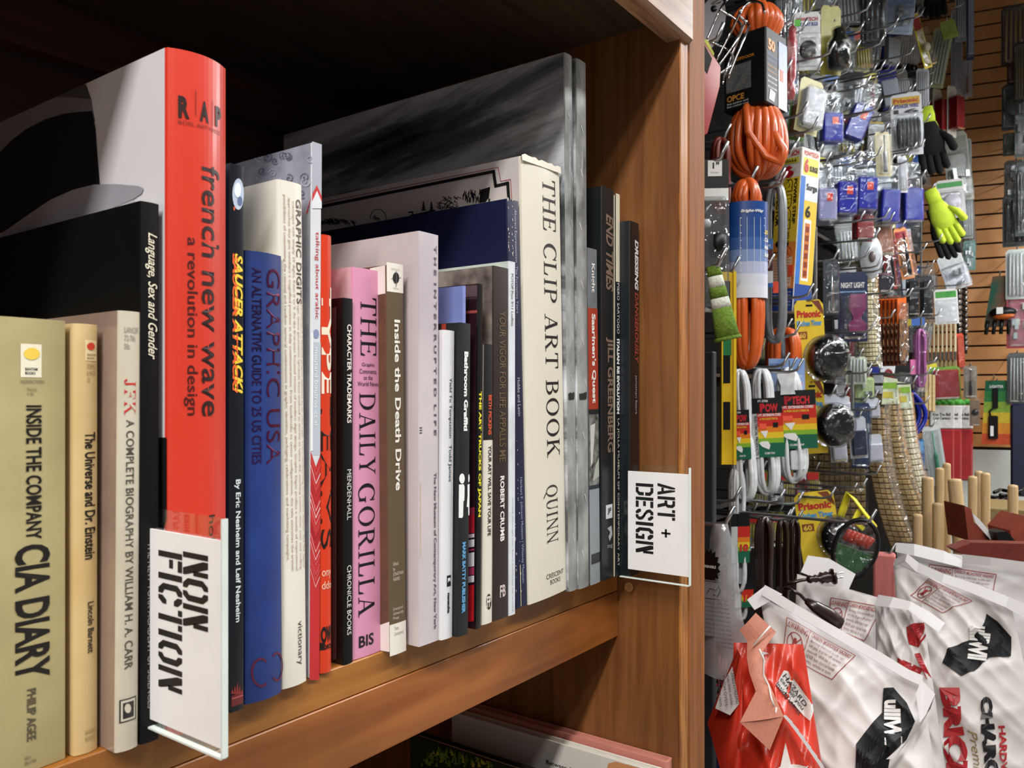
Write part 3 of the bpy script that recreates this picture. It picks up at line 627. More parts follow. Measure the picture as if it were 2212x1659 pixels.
# ---- 23/24 painted marble pair
def marb():
    m = bpy.data.materials.new('grey_brushed_paint'); m.use_nodes = True; nt = m.node_tree; N = nt.nodes; L = nt.links; p = N['Principled BSDF']
    p.inputs['Roughness'].default_value = .35; p.inputs['Coat Weight'].default_value = .25
    tc = N.new('ShaderNodeTexCoord'); mp = N.new('ShaderNodeMapping'); mp.inputs['Rotation'].default_value = (math.radians(-38), 0, 0); mp.inputs['Scale'].default_value = (10, 2.2, 8.5); L.new(tc.outputs['Object'], mp.inputs[0])
    n1 = N.new('ShaderNodeTexNoise'); n1.inputs['Scale'].default_value = 1.25; n1.inputs['Detail'].default_value = 8; n1.inputs['Roughness'].default_value = .62; n1.inputs['Distortion'].default_value = 1.4; L.new(mp.outputs[0], n1.inputs[0])
    r = N.new('ShaderNodeValToRGB'); L.new(n1.outputs[0], r.inputs[0]); e = r.color_ramp.elements
    e[0].position = .34; e[0].color = (.02, .021, .023, 1); e[1].position = .66; e[1].color = (.82, .84, .9, 1)
    q = e.new(.44); q.color = (.14, .145, .155, 1); q = e.new(.53); q.color = (.5, .51, .55, 1)
    L.new(r.outputs[0], p.inputs['Base Color']); return m
mb = marb()
mb2 = M('b4b4b2', .4, var=.0, scale=38, col2='505150', sc3=(1, 1, .6), coat=.15)
for (q, lab) in (((1226, 1281, 1247, 1214, 110, .32), 'tall slim book with a brushed grey and black painted cover, rising above the cream hardback'), ((1249, 1275, 1272, 1242, 124, .31), 'second tall grey brushed book, at the right of its twin')):
    b = Book(lab, q[0], q[1], q[2], q[3], q[4], q[5], mb, mb2, bulge=.0006)
    for k in range(9):
        y = rr.uniform(880, 900); f = rr.uniform(0, .7); b.spoly([(f, 850+rr.random()*8), (f+.3, 846+rr.random()*10), (f+.25, 862), (f+.05, 865)], T_('2c2c2c'), .0002+k*.00002)
    for k in range(10):
        y = 140+k*115+rr.uniform(-30, 30); f = rr.uniform(.1, .6); b.spoly([(f, y), (f+.05, y-1), (f+.22, y+15), (f+.2, y+16)], T_('dadada'), .0003)
    b.done()
# ---- 25
b = Book('slim book with grey, brick red and photograph bands, right of the grey twins', 1275, 1263, 1296, 1268, 535, .2, M('6a7076', .4), M('757b80', .4), bulge=.0003)
b.band(668, 885, 0, 1, T_('a33824')); b.band(885, 896, 0, 1, T_('1a1e24')); b.band(896, 1048, 0, 1, M('8a8a86', .4, var=.0, scale=160, col2='23241f')); b.band(1048, 1057, 0, 1, T_('1c2634')); b.band(1057, 1262, 0, 1, T_('8f979d')); b.band(1196, 1218, .1, 1, T_('2a2c30'), .0002)
b.spoly([(.1, 920), (.6, 915), (.3, 1000), (.12, 1010)], T_('c9c9c4'), .0003); b.spoly([(.6, 1005), (.98, 990), (.98, 1030), (.3, 1040)], T_('b4b4ac'), .0003)
b.down('Knight', 572, 634, .3, .72, T_('eceae6'), bold=.02); b.down("Saarinen's Quest", 680, 872, .3, .75, T_('eceae6'), bold=.03); b.done()
# ---- 26
dk2 = M('14191c', .4, var=.08, scale=20, coat=.15)
b = Book('tall black book with a bronze italic capital title, left of the cream-tipped one', 1299, 1256, 1326, 1299.5, 402, .235, dk2, dk2, bulge=.0004)
b.down('END TIMES', 465, 630, .3, .92, T_('80695a'), shear=.2, bold=.03); b.down('JILL GREENBERG', 730, 978, .3, .92, T_('80695a'), bold=.03)
b.band(1091, 1121, .3, .85, T_('d6d8dc')); b.horiz('JF', 1098, 1112, .42, .74, k_, bold=.04); b.spoly([(.4, 1142), (.75, 1136), (.85, 1155), (.6, 1170), (.5, 1160), (.65, 1150)], T_('aab0b4')); b.horiz('teg', 1176, 1186, .4, .85, T_('98a0a4')); b.done()
# ---- 27
b = Book('black spine with a blank cream upper third and narrow white capitals', 1329, 1247, 1338.5, 1329, 421, .21, M('d8ceb4', .5), M('0f1418', .4), bulge=.0002)
b.band(420, 610, 0, 1, T_('e2dac4')); b.down('PIERO SARTOGO', 613, 722, .25, .85, T_('dfe0dc')); b.down('ITALIAN RE EVOLUTION', 733, 895, .2, .9, T_('f4f4f0'), bold=.06); b.down('LA JOLLA MUSEUM OF CONTEMPORARY ART', 905, 1224, .25, .85, T_('dfe0c8'))
b.done()
# ---- 28
b = Book('near-black book with white and red slanted capitals, rightmost beside the side panel', 1354, 1244, 1380, 1355, 475, .2, M('151d24', .4, coat=.2), M('1b1414', .4, coat=.15), bulge=.0003, dy=-.004)
b.down('DRESSING', 520, 628, .5, .9, T_('e8e8ea'), shear=.2, bold=.04); b.down('DANGEROUSLY', 633, 786, .5, .9, T_('a04038'), shear=.2, bold=.03); b.down('jonathan faiers', 812, 895, .5, .76, T_('b4b0ae')); b.done()
# ---- books of the shelf below
LB = CZ-.561
g = 'books on the shelf below'
def low(label, X, T, ytop, Y, D, cover, hard=True):
    prev = prevR[0]; bk_ = Book(label, 1200, 1650, 1210, 1200, 1600, D, cover, cover, hard=hard, bulge=.0008, Y=Y, X=X, T=T, H=ytop-LB, base=LB, chain=False, group=g); return bk_
bg = low('dark green leafy-covered book, lowest and leftmost seen on the shelf below', .548, .012, CZ-.309, .285, .228, M('1d2a12', .4, var=.0, scale=40, col2='10160c'))
for k in range(70):
    px, py = rr.uniform(905, 1060), rr.uniform(1625, 1659); h = rr.uniform(6, 20)
    bg.cpoly([(px, py), (px+rr.uniform(2, 7), py-h), (px+rr.uniform(5, 10), py)], T_(rr.choice(['4d6a20', '5f7a2c', '3a5418', '8a8a2c'])), .0003+.00001*k)
bg.done()
bw = low('white-covered book printed with a line of years and an orange picture, shelf below', .581, .010, CZ-.2935, .281, .21, M('d8d4cc', .4, var=.02))
bw.cpoly([(1314, 1649), (1330, 1645), (1450, 1672), (1450, 1760), (1290, 1760)], T_('cf8f60'))
lay(bw.cb, 'Between 1967 and 1974, New York', T_('26262c'), lambda x, y: (-.0002, .104-x, bw.H-.021+y), .088, .0042, bold=.01)
bw.done()
bp = low('pink book, pressed against the side panel on the shelf below', .5935, .0105, CZ-.2895, .279, .21, M('c98274', .5, var=.05)); bp.done()
# ================================================================ clip-on signs
acr = CLEAR('fafdfc', .015, .0, 1, rough=.02)
edge = M('dfe8e4', .15, var=.05, alpha=1)
def sign(label, X, ytop, ybot, ya, yb, ctop, cbot, ca, cb_, lines):
    """acrylic sleeve in the plane X, from ya (near) to yb; white card inside"""
    r = thing('shelf_sign', label, 'sign', Matrix.Translation((X, 0, 0)), 'clip-on shelf signs')
    s = B(); s.box(.0008, .0012, ya, yb, ybot, ytop, acr)
    s.build('clear_sleeve', r)
    e = B(); e.box(-.0013, .0013, ya-.0009, ya, ybot, ytop, edge); e.box(-.0013, .0013, ya, yb, ybot-.0008, ybot, edge); e.build('sleeve_edge', r)
    B().box(-.0004, .0004, ca, cb_, cbot, ctop, M('f2f1f2', .5, var=.02)).build('card', r)
    t = B()
    for (txt, y0, y1, z0, z1) in lines:     # y0 = left (far) edge of the line, letters' tops towards the viewer
        lay(t, txt, T_('111014'), lambda x, y: (-.0006, y0-y, z0-x), z0-z1, y0-y1, 'sten')
    t.build('stencil_lettering', r)
    return r
def yz(px, py, X): p = onX(px, py, X); return p.y, p.z
X1 = .583
c = [yz(1357, 1017, X1), yz(1488, 1027, X1), yz(1353, 1228, X1)]
cf, cn, ct, cbt = c[0][0], c[1][0], c[0][1], c[2][1]
def lines(X, L): 
    out = []
    for (t, xa, ya_, xb_, yb_) in L:          # left-top pixel, right-bottom pixel of the run of letters
        p = yz(xa, ya_, X); q = yz(xb_, yb_, X); out.append((t, p[0], q[0], p[1], q[1]))
    return out
sign('white card reading art plus design in a clear sleeve by the side panel', X1, yz(1440, 1008, X1)[1], yz(1489, 1265, X1)[1], cn-.0004, yz(1340, 1243, X1)[0] , ct, cbt, cn, cf,
     lines(X1, [('DESIGN', 1374, 1043, 1412, 1197), ('ART +', 1421, 1043, 1459, 1163)]))
c = yz(497, 1602, .1925)
Xn = .186
a_ = yz(322, 1141, Xn); n_ = yz(482, 1152, Xn); f_ = yz(327, 1553, Xn)
sign('white card reading non fiction in a clear sleeve over the foot of the red book', Xn, yz(478, 1120, Xn)[1], yz(497, 1642, Xn)[1], n_[0]-.0004, yz(302, 1580, Xn)[0], a_[1], f_[1], n_[0], a_[0],
     lines(Xn, [('FICTION', 345, 1187, 396, 1500), ('NON', 398, 1190, 452, 1365)]))
# ================================================================ room
def struct(name, b): o = b.build(name); o['kind'] = 'structure'; return o
struct('floor', B().box(-3, 7, -3, 5, -.02, 0, M('b8b2a6', .5, scale=6)))
struct('ceiling', B().box(-3, 7, -3, 5, CZ+2.25, CZ+2.3, M('8f8d88', .8)))
struct('wall_back', B().box(-3, 6.2, .80, .85, 0, CZ+2.25, M('0f0b09', .9, scale=8, spec=.1)))
# ---- far slatwall, turned a little off square
AW = math.radians(102.3); dW = Vector((math.cos(AW), math.sin(AW), 0)); nW = Vector((-dW.y, dW.x, 0))   # nW points to the camera side
P0 = PT(2132, 860, 4.25); P0.z = 0
if nW.dot(-P0) < 0: nW = -nW
slat = M('c98f57', .5, var=.1, scale=12, col2='bb8048'); groove = M('2a170b', .9)
def wx(p):  # (along wall, out of wall, z)
    return P0+dW*p.x+nW*p.y+Vector((0, 0, p.z))
sw = B(); pitch = .0762; z = .2
while z < CZ+2.2:
    if z > CZ-.27: sw.box(-3, .75, 0, .014, z+.005, z+pitch-.005, slat, xf=wx)
    z += pitch
sw.box(-3, .75, -.02, .0005, CZ-.27, CZ+2.25, groove, xf=wx)
struct('wall_far', sw)
struct('wall_far_base', B().box(-3, .75, -.02, .012, 0, CZ-.27, M('d3d6d0', .6, var=.05, scale=4), xf=wx))
bpy.data.objects['wall_far_base'].name = 'trim_1'
# ---------------------------------------------------------------- placing hanging goods
def fr(px, py, psi=None, Y=.6, t=None, tilt=0, pitch=0):
    t = t or tY(px, Y); p = PT(px, py, t); az = YAW-math.atan(uv(px, 0)[0])
    rz = az-PI/2+math.radians(psi) if psi is not None else 0
    return Matrix.Translation(p) @ Matrix.Rotation(rz, 4, 'Z') @ Matrix.Rotation(math.radians(tilt), 4, 'Y') @ Matrix.Rotation(math.radians(pitch), 4, 'X'), t/F
steel = M('a9abad', .28, .9, var=.05); dsteel = M('55565a', .35, .85, var=.05); chrome = M('d4d6d8', .12, 1, var=.02)
clr = CLEAR('fafcfe', .03, .8, 40, rough=.04); clr2 = CLEAR('f2f6f8', .05, 1, 22, fog=.05, rough=.05); clrb = clr
black = M('0b0b0c', .4, var=.1, spec=.35); stick = M('ef5436', .5, var=.03)
yel = M('e8c21e', .4, var=.04); white = M('e6e6e4', .45, var=.03); redp = M('c4202a', .35, var=.05, coat=.2)
def hookmesh(L=.3, r=.003, tip=.028):
    b = B(); P = [(0, L, .004), (0, .03, 0), (0, .012, .004), (0, 0, tip)]
    b.tube(P, r, steel, 8); return b
HK = {}
nh = [0]
def hook(px, py, label, L=.3, Y=.505, mat=steel, t=None):
    M0 = Matrix.Translation(PT(px, py, t or tY(px, Y)))
    if L not in HK:
        o = hookmesh(L).build('peg_hook'); tag(o, label, 'hook', 'wire peg hooks'); o.matrix_world = M0; HK[L] = o; return o
    o = HK[L].copy(); COL.objects.link(o); o['label'] = label; o.matrix_world = M0; return o
def sub(name, root, b): return b.build(name, root)
def card(b, w, h, m, z0=0, y=0, cut=.25, th=.0008):
    b.prism([(-w/2, z0-h), (w/2, z0-h), (w/2, z0-h*.06*cut*4), (w/2*(1-cut), z0), (-w/2*(1-cut), z0), (-w/2, z0-h*.06*cut*4)], y, y+th, m)
def dome(b, x0, x1, z0, z1, d, m, r=.004): b.rbox(x0, x1, -d, -.0004, z0, z1, m, min(r, d*.3))
def stickr(root, x, z, y, w=.013, h=.016, m=None):
    return B().box(x-w/2, x+w/2, y-.0006, y, z-h/2, z+h/2, m or stick).build('price_sticker', root)
def txt(b, s_, m, x, z, L, H, y=-.0009, font='b', bold=.02, down=False):
    if down: lay(b, s_, m, lambda a, c: (x+c, y, z-a), L, H, font, bold)
    else: lay(b, s_, m, lambda a, c: (x+a, y, z+c), L, H, font, bold)
ORD = ['front', 'second', 'third', 'fourth', 'fifth', 'sixth', 'seventh', 'eighth', 'ninth', 'tenth']
def row(root, n, dy, what, group, dx=0, jig=0):
    root['label'] = what % ORD[0]; root['group'] = group
    for i in range(1, n):
        m = Matrix.Translation((dx*i, dy*i, 0)) @ root.matrix_world
        if jig: m = m @ Matrix.Rotation(random.uniform(-jig, jig), 4, 'Z')
        dup(root, m, what % ORD[i])
# ================================================================ cords
def hank(b, w, h, r, n, m, pinch=.55, spread=75, seed=1, y=0, bot=1.0, lim=None):
    R_ = random.Random(seed)
    for k in range(n):
        f = (k+.5)/n*2-1; ph = math.radians(spread)*f; P = []; zz = R_.uniform(.93, 1)
        for i in range(56):
            a = 2*PI*i/56; q = abs(math.sin(a)); s_ = (math.sin(a) < 0)
            ww = w/2*(pinch+(1-pinch)*min(1, q*1.3)) if not s_ else w/2*(pinch+(1-pinch)*min(1, q*1.3))*bot
            z_ = -h/2+h/2*math.sin(a)*zz
            if lim and lim[0] < z_ < lim[1]: ww = min(ww, lim[2])
            elif lim: dd = min(abs(z_-lim[0]), abs(z_-lim[1])); ww = min(ww, lim[2]+dd*1.1)
            c = math.copysign(abs(math.cos(a))**.6, math.cos(a))*ww
            P.append((c*math.cos(ph), y+c*math.sin(ph), -h/2+h/2*math.sin(a)*zz))
        b.tube(P, r, m, 7, closed=True)
orc = M('d65f22', .38, var=.08, scale=30, coat=.25); gry = M('6f747a', .4, coat=.2); wcc = M('e2e4e6', .35, coat=.2); brc = M('2a1712', .3, coat=.35)
# -- big orange cord with black sleeve
m, k = fr(1635, 12, -28, Y=.55)
r = thing('extension_cord', 'coiled thick orange cord in a tall black cardboard sleeve, hanging topmost by the bookcase', 'cord', m)
b = B(); hank(b, 136*k, 372*k, 8.4*k, 10, orc, .45, 84, bot=1.08, lim=(-236*k, -70*k, 36*k))
b.tube([(26*k, -10*k, -240*k), (50*k, -24*k, -290*k), (76*k, -26*k, -335*k), (70*k, -30*k, -360*k), (44*k, -44*k, -345*k), (12*k, -60*k, -290*k), (4*k, -54*k, -236*k), (0, -40*k, -225*k)], 8*k, orc, 8)
b.build('cord_coil', r)
b = B(); b.rbox(-52*k, 46*k, -48*k, 44*k, -232*k, -72*k, M('0c0c0d', .5, spec=.3), 3*k); b.build('cardboard_sleeve', r)
b = B(); y = -48.4*k
b.box(-46*k, 12*k, y, -48.0*k, -192*k, -136*k, M('6c6c6c', .6, scale=400, var=.3)); txt(b, 'OPCE', M('c78a3c', .5), -44*k, -212*k, 40*k, 13*k, y, bold=.03)
txt(b, 'OUTDOOR', M('d98a2c', .5), -30*k, -128*k, 50*k, 6*k, y)
for i in range(2): txt(b, 'foot outdoor cord', white, -44*k, (-218-i*6)*k, 50*k, 4*k, y, bold=0)
b.build('sleeve_print', r)
xs = 46.4*k
def sidetxt(b, s_, m_, y0_, z_, L_, H_, bo=.02): lay(b, s_, m_, lambda a, c: (xs+.0004, y0_+a, z_+c), L_, H_, 'b', bo)
b = B(); sidetxt(b, '50', M('d98a2c', .5), -40*k, -120*k, 30*k, 24*k, .05)
for i in range(7): sidetxt(b, 'fifty foot cord outdoor', white if i > 3 else M('d98a2c', .5) if i > 1 else M('3a5aa8', .5), -40*k, (-134-i*11)*k, 40*k, 6*k, 0)
b.add([(xs+.0004, -36*k, -222*k), (xs+.0004, -14*k, -224*k), (xs+.0004, -8*k, -204*k), (xs+.0004, -30*k, -200*k)], [(0, 1, 2, 3)], white)
b.build('side_print', r)
b = B(); b.box(46.3*k, 47*k, 6*k, 44*k, -231*k, -100*k, M('dcdcda', .4)); b.box(47*k, 47.3*k, 6*k, 44*k, -150*k, -90*k, M('27499a', .4)); b.box(47.2*k, 47.8*k, 12*k, 26*k, -172*k, -148*k, stick)
b.build('side_label', r)
# -- silver wire rack
wr = thing('wire_rack', 'bent silver wire rack hanging in front of the orange cord', 'wire rack', Matrix.Translation(PT(1590, 60, 1.42)))
wb = B(); O = PT(1590, 60, 1.42)
def wline(pts, t=1.42, n=10, r_=.0021, mm=chrome):
    P = [PT(1500+x/4.147, y/4.147, t+.03*math.sin(i))-O for i, (x, y) in enumerate(pts)]; Q = []
    for i in range(len(P)-1):
        a = P[max(0, i-1)]; c = P[i]; d = P[i+1]; e = P[min(len(P)-1, i+2)]
        for j in range(5):
            u = j/5; Q.append(.5*((2*c)+(-a+d)*u+(2*a-5*c+4*d-e)*u*u+(-a+3*c-3*d+e)*u**3))
    Q.append(P[-1]); wb.tube(Q, r_, mm, 7)
for w_ in ([(290, 0), (230, 90), (110, 365)], [(110, 365), (200, 400), (300, 450), (350, 520), (310, 600), (230, 655)], [(230, 90), (300, 130), (390, 190), (425, 250), (350, 400), (215, 590)],
           [(420, 85), (330, 280), (195, 540)], [(415, 120), (425, 80), (510, 15), (600, 30), (628, 110)], [(405, 100), (410, 150), (480, 215), (485, 250), (420, 400), (300, 700)],
           [(465, 180), (380, 380), (290, 610), (250, 750)]): wline(w_)
wb.build('wire_frame', wr)
# -- orange cord, blue sleeve
m, k = fr(1613, 392, 12, Y=.53)
r = thing('extension_cord', 'orange cord hank in a blue and white paper sleeve, left of the grey cord', 'cord', m)
b = B(); hank(b, 74*k, 400*k, 8.6*k, 8, orc, .8, 76, 2, bot=.95, lim=(-255*k, -50*k, 25*k)); b.build('cord_coil', r)
b = B()
def sleeve(a, c):   # half-round paper sleeve, blue above fading into white
    an = PI*(a*1.1-.05); return (-43*k*math.cos(an), -36*k*math.sin(an)**.7 if math.sin(an) > 0 else 4*k, -(50+205*c)*k)
blues = ['17448c', '17448c', '1f4c94', '3a62a4', '7a92c2', 'b4bedb', 'd2d6e4', 'dadce6']
for i, c_ in enumerate(blues): b.grid(lambda a, c: sleeve(a, (i+c)/8), 14, 1, M(c_, .35, var=.03))
b.build('paper_sleeve', r)
b = B(); mpS = lambda a, z: (lambda p: (p[0], p[1]-.0012, p[2]))(sleeve(a, (-z/k-50)/205))
for i in range(5): b.add([mpS(.35+.1*i, z) for z in (-85*k, -200*k)]+[mpS(.355+.1*i, z) for z in (-200*k, -85*k)], [(0, 1, 2, 3)], white)
for i in range(8): b.add([mpS(.35, (-85-i*16)*k), mpS(.75, (-85-i*16)*k), mpS(.75, (-86.2-i*16)*k), mpS(.35, (-86.2-i*16)*k)], [(0, 1, 2, 3)], white)
lay(b, 'Bright-Way', white, lambda x, z: mpS(.36+x/(80*k), -76*k+z), 28*k, 8*k, bold=.04, shear=.3)
for i, s_ in enumerate(('25 ft', 'Cable', 'Multi use', 'Rubber')): lay(b, s_, white if i else M('d9c04a', .5), lambda x, z: mpS(.74+x/(80*k), (-120-i*16)*k+z), 16*k, 9*k, bold=.04)
b.build('sleeve_print', r)
# -- grey cord with hang tag
m, k = fr(1674, 392, -10, Y=.545)
r = thing('extension_cord', 'flat grey cord hank with a blue and brown tag, between orange cord and tall box', 'cord', m)
b = B(); hank(b, 48*k, 350*k, 6*k, 6, gry, .7, 50, 3); b.build('cord_coil', r)
b = B(); b.box(-26*k, 0, -24*k, -23*k, -232*k, -128*k, M('dfe3e8', .4)); b.box(-26*k, 0, -24.6*k, -24*k, -150*k, -128*k, M('2f6fb8', .4)); b.box(-26*k, 0, -24.6*k, -24*k, -196*k, -150*k, M('4a2018', .4)); b.box(-26*k, 0, -24.6*k, -24*k, -232*k, -222*k, M('2f6fb8', .4)); b.build('hang_tag', r)
b = B(); txt(b, '9', white, -22*k, -146*k, 9*k, 13*k, -24.9*k, bold=.05); txt(b, 'FT.', white, -11*k, -146*k, 8*k, 6*k, -24.9*k); txt(b, '14', white, -22*k, -166*k, 13*k, 11*k, -24.9*k, bold=.04); txt(b, 'Gauge', white, -23*k, -176*k, 18*k, 5*k, -24.9*k); b.build('tag_print', r)
stickr(r, 6*k, -232*k, -24*k, 11*k, 24*k)
# -- small orange cord with white-blue card
m, k = fr(1692, 712, 10, Y=.60)
r = thing('extension_cord', 'short orange cord loop above a pale blue card, over the white cords', 'cord', m)
b = B(); hank(b, 66*k, 120*k, 8*k, 7, orc, .9, 65, 4); b.build('cord_coil', r)
b = B(); b.box(-36*k, 38*k, -34*k, -32*k, -138*k, -64*k, M('b9cbe8', .4, var=.0, scale=12, col2='5f86c4')); b.build('card', r)
b = B(); txt(b, 'INDOOR', M('3e62a8', .5), -33*k, -82*k, 20*k, 8*k, -34.5*k); txt(b, 'EXTENSION CORD', white, 4*k, -104*k, 28*k, 5*k, -34.5*k); b.build('card_print', r); stickr(r, 26*k, -118*k, -34*k, 12*k, 7*k)
# -- white indoor cords with printed cards
grn = '136044'
def cordcard(b, x0, x1, z1, z0, y, ft, k, dark=False):
    cols = [('0e0e10', .26), ('c4281c', .22), ('dd7a1c', .1), ('e0c024', .1), ('7fae2c', .08), (grn, .24)]; z = z1; H_ = z1-z0
    for c_, f in cols:
        b.box(x0, x1, y, y+.001, z-H_*f, z, M(c_, .35, var=.03)); z -= H_*f
    b.box(x0-15*k, x0, y+.001, y+.002, z0, z1-H_*.26, M('c9cac8', .4)); b.box(x0-15*k, x0, y+.001, y+.002, z1-H_*.26, z1, M('0e0e10', .35))
def cordprint(b, x0, x1, z1, z0, y, ft, full, k):
    H_ = z1-z0; W = x1-x0; y -= .0006
    txt(b, 'PT-3706' if ft[0] == '6' else 'PT-3704', white, x0+W*.05, z1-H_*.07, W*.4, H_*.04, y)
    txt(b, 'P', redp, x0+W*.12, z1-H_*.24, W*.2, H_*.15, y, bold=.06)
    if full: txt(b, 'TECH', redp, x0+W*.33, z1-H_*.24, W*.5, H_*.14, y, bold=.05)
    else: txt(b, 'OW', redp, x0+W*.33, z1-H_*.24, W*.5, H_*.14, y, bold=.05)
    txt(b, ft+' EXTENSION CORD', white, x0+W*.03, z1-H_*.31, W*.9, H_*.045, y, bold=.03)
    txt(b, ft[0]+' PIES ELECTRICA', M('e8d020', .5), x0+W*.1, z1-H_*.37, W*.7, H_*.035, y, bold=.02)
    b.box(x0+W*.6, x0+W*.8, y-.0003, y, z1-H_*.50, z1-H_*.42, black); b.prism([(x0+W*.1, z1-H_*.56), (x0+W*.4, z1-H_*.55), (x0+W*.28, z1-H_*.68)], y-.0004, y, white)
    b.prism([(x0+W*.02, z1-H_*.76), (x0+W*.12, z1-H_*.73), (x0+W*.38, z1-H_*.73), (x0+W*.46, z1-H_*.8), (x0+W*.4, z1-H_*.87), (x0+W*.14, z1-H_*.82)], y-.0004, y, white)
    txt(b, 'CUBE TAP', white, x0+W*.22, z1-H_*.95, W*.4, H_*.035, y)
    txt(b, 'ELECTRICAL PRODUCTS', black, x0-6*k, z1-H_*.3, H_*.66, 5*k, y, down=True)
    b.box(x0+W*.06, x0+W*.34, y-.0007, y, z1-H_*.52, z1-H_*.43, stick)
for (lab, px, py, psi, Y, w, h, z1, z0, x0, x1, ft, full, n) in (
    ('white extension cord whose card reads ten, half hidden behind the yellow level', 1596, 800, 10, .60, 46, 280, -85, -190, -20, 12, '10 FT.', False, 5),
    ('white extension cord with the card half covered by its neighbour, in the middle of three', 1644, 798, 6, .585, 50, 268, -62, -188, -16, 36, '6 FT.', False, 5),
    ('white extension cord with a wholly visible red to green card, rightmost of the white cords', 1702, 796, 4, .57, 56, 246, -48, -172, -22, 50, '4 FT.', True, 4)):
    m, k = fr(px, py, psi, Y=Y, tilt=-3)
    r = thing('extension_cord', lab, 'cord', m, 'white extension cords')
    b = B(); hank(b, w*k, h*k, 4.6*k, n+3, wcc, .6, 72, n, bot=1.25); b.build('cord_coil', r)
    b = B(); cordcard(b, x0*k, x1*k, z1*k, z0*k, -26*k, ft, k); b.build('card', r)
    b = B(); cordprint(b, x0*k, x1*k, z1*k, z0*k, -26*k, ft, full, k); b.build('card_print', r)
    if full:
        b = B(); b.prism([(-20*k, -56*k), (10*k, -56*k), (6*k, -36*k), (12*k, -14*k), (8*k, -6*k), (-22*k, -6*k), (-26*k, -14*k), (-19*k, -36*k)], -34*k, -20*k, wcc)
        b.build('plug', r); q = B(); q.box(-16*k, -13*k, -28*k, -26*k, -6*k, 13*k, chrome); q.box(0, 3*k, -28*k, -26*k, -6*k, 16*k, chrome); q.build('plug_prongs', r)
        q = B(); q.rbox(-6*k, 22*k, -24*k, -10*k, -218*k, -176*k, wcc, 2*k); q.build('socket_end', r)
for (lab, px, py, w, h, n) in (('white cord hank low by the grey post, under the level', 1592, 1040, 40, 270, 6), ('white cord hank with a card reading ten, behind the brown cords', 1600, 1240, 26, 130, 3)):
    m, k = fr(px, py-30, 30, Y=.60); r = thing('extension_cord', lab, 'cord', m, 'white cords at the bottom'); b = B(); hank(b, w*k, h*k, 3.6*k, n+1, wcc, .6, 70, n, bot=1.1); b.build('cord_coil', r)
    b = B(); cordcard(b, -8*k, 20*k, -h*.36*k, -h*.75*k, -18*k, '', k); b.build('card', r); b = B(); txt(b, '10', redp, -4*k, -h*.66*k, 20*k, 16*k, -19*k, bold=.06); b.build('card_print', r)
# -- brown cords
m, k = fr(1650, 1118, 20, Y=.56)
r = thing('extension_cord', 'dark brown cord hank with its plug and socket sticking out over the bags', 'cord', m)
b = B(); hank(b, 38*k, 250*k, 4.6*k, 6, brc, .7, 66, 5); b.build('cord_coil', r)
P_ = lambda px, py, t=None: m.inverted() @ PT(px, py, t or 1.36)
b = B(); b.tube([P_(1680, 1275, 1.5), P_(1700, 1262), P_(1728, 1254), P_(1748, 1251)], 3*k, brc, 8); b.build('plug_lead', r)
b = B(); A_, C_ = P_(1744, 1252), P_(1797, 1246)
b.tube([A_+(C_-A_)*(i/9) for i in range(10)], 7.5*k, brc, 10, rf=lambda f: .7+.3*(int(f*9) % 2)+(.45 if f > .55 else 0)); 
b.tube([C_, P_(1802, 1245)], 14*k, brc, 12); b.build('plug', r)
b = B()
for dy in (-5, 5): b.tube([P_(1801, 1245+dy), P_(1821, 1242+dy)], 1.6*k, chrome, 6)
b.build('plug_prongs', r)
b = B(); b.tube([P_(1680, 1270, 1.5), P_(1705, 1272), P_(1728, 1284), P_(1745, 1302)], 3*k, brc, 8); b.build('socket_lead', r)
b = B(); b.tube([P_(1742, 1298), P_(1760, 1310), P_(1790, 1328), P_(1815, 1348)], 14*k, brc, 10, rf=lambda f: (.45, .8, 1.05, .95)[int(f*3+.01)], flat=.75); b.build('socket_end', r)
for i, px in enumerate((1690, 1716)):
    m, k = fr(px, 1122, 20, Y=.60); r = thing('extension_cord', ('narrow dark brown cord hank, middle of the three brown ones', 'narrow dark brown cord hank, rightmost of the three brown ones')[i], 'cord', m, 'brown cords')
    b = B(); hank(b, 26*k, (200-i*60)*k, 3.6*k, 4, brc, .7, 60, 6+i); b.build('cord_coil', r)
# ================================================================ goods by the bookcase edge
m, k = fr(1532, 1090, -30, t=1.30)
b = B(); b.rbox(-14*k, 14*k, -.006, .006, -.535, 330*k, M('30343a', .5, var=.08, scale=5), .002); o = b.build('display_post'); o.matrix_world = m; tag(o, 'dark grey upright display post just right of the bookcase', 'post')
# header bag 1"
m, k = fr(1545, 345, 10, t=1.24)
r = thing('furniture_tip_bag', 'clear bag of black rubber tips under a black header card marked one inch', 'bag', m)
b = B(); b.box(-34*k, 28*k, -.001, .001, -62*k, 0, M('121214', .35)); b.box(-34*k, 28*k, -.0011, .0011, -88*k, -62*k, white); b.build('header_card', r)
b = B(); b.box(-16*k, 14*k, -.0016, -.0011, -36*k, -2*k, white); txt(b, '1"', black, -6*k, -20*k, 14*k, 14*k, -.0018, bold=.03); txt(b, 'Diameter', M('999999', .5), -10*k, -30*k, 18*k, 4*k, -.0018, bold=0); b.build('size_label', r)
b = B(); b.rbox(-36*k, 26*k, -30*k, 14*k, -330*k, -84*k, clr2, 10*k); b.build('clear_bag', r)
b = B(); b.lathe([(1*k, -215*k), (14*k, -212*k), (20*k, -190*k), (19*k, -168*k), (10*k, -160*k)], black, c=(2*k, -14*k, 0), sx=1); b.build('rubber_tip', r)
b = B(); b.lathe([(1*k, -150*k), (9*k, -148*k), (11*k, -138*k), (6*k, -132*k)], white, c=(-22*k, -14*k, 0)); b.build('felt_pad', r)
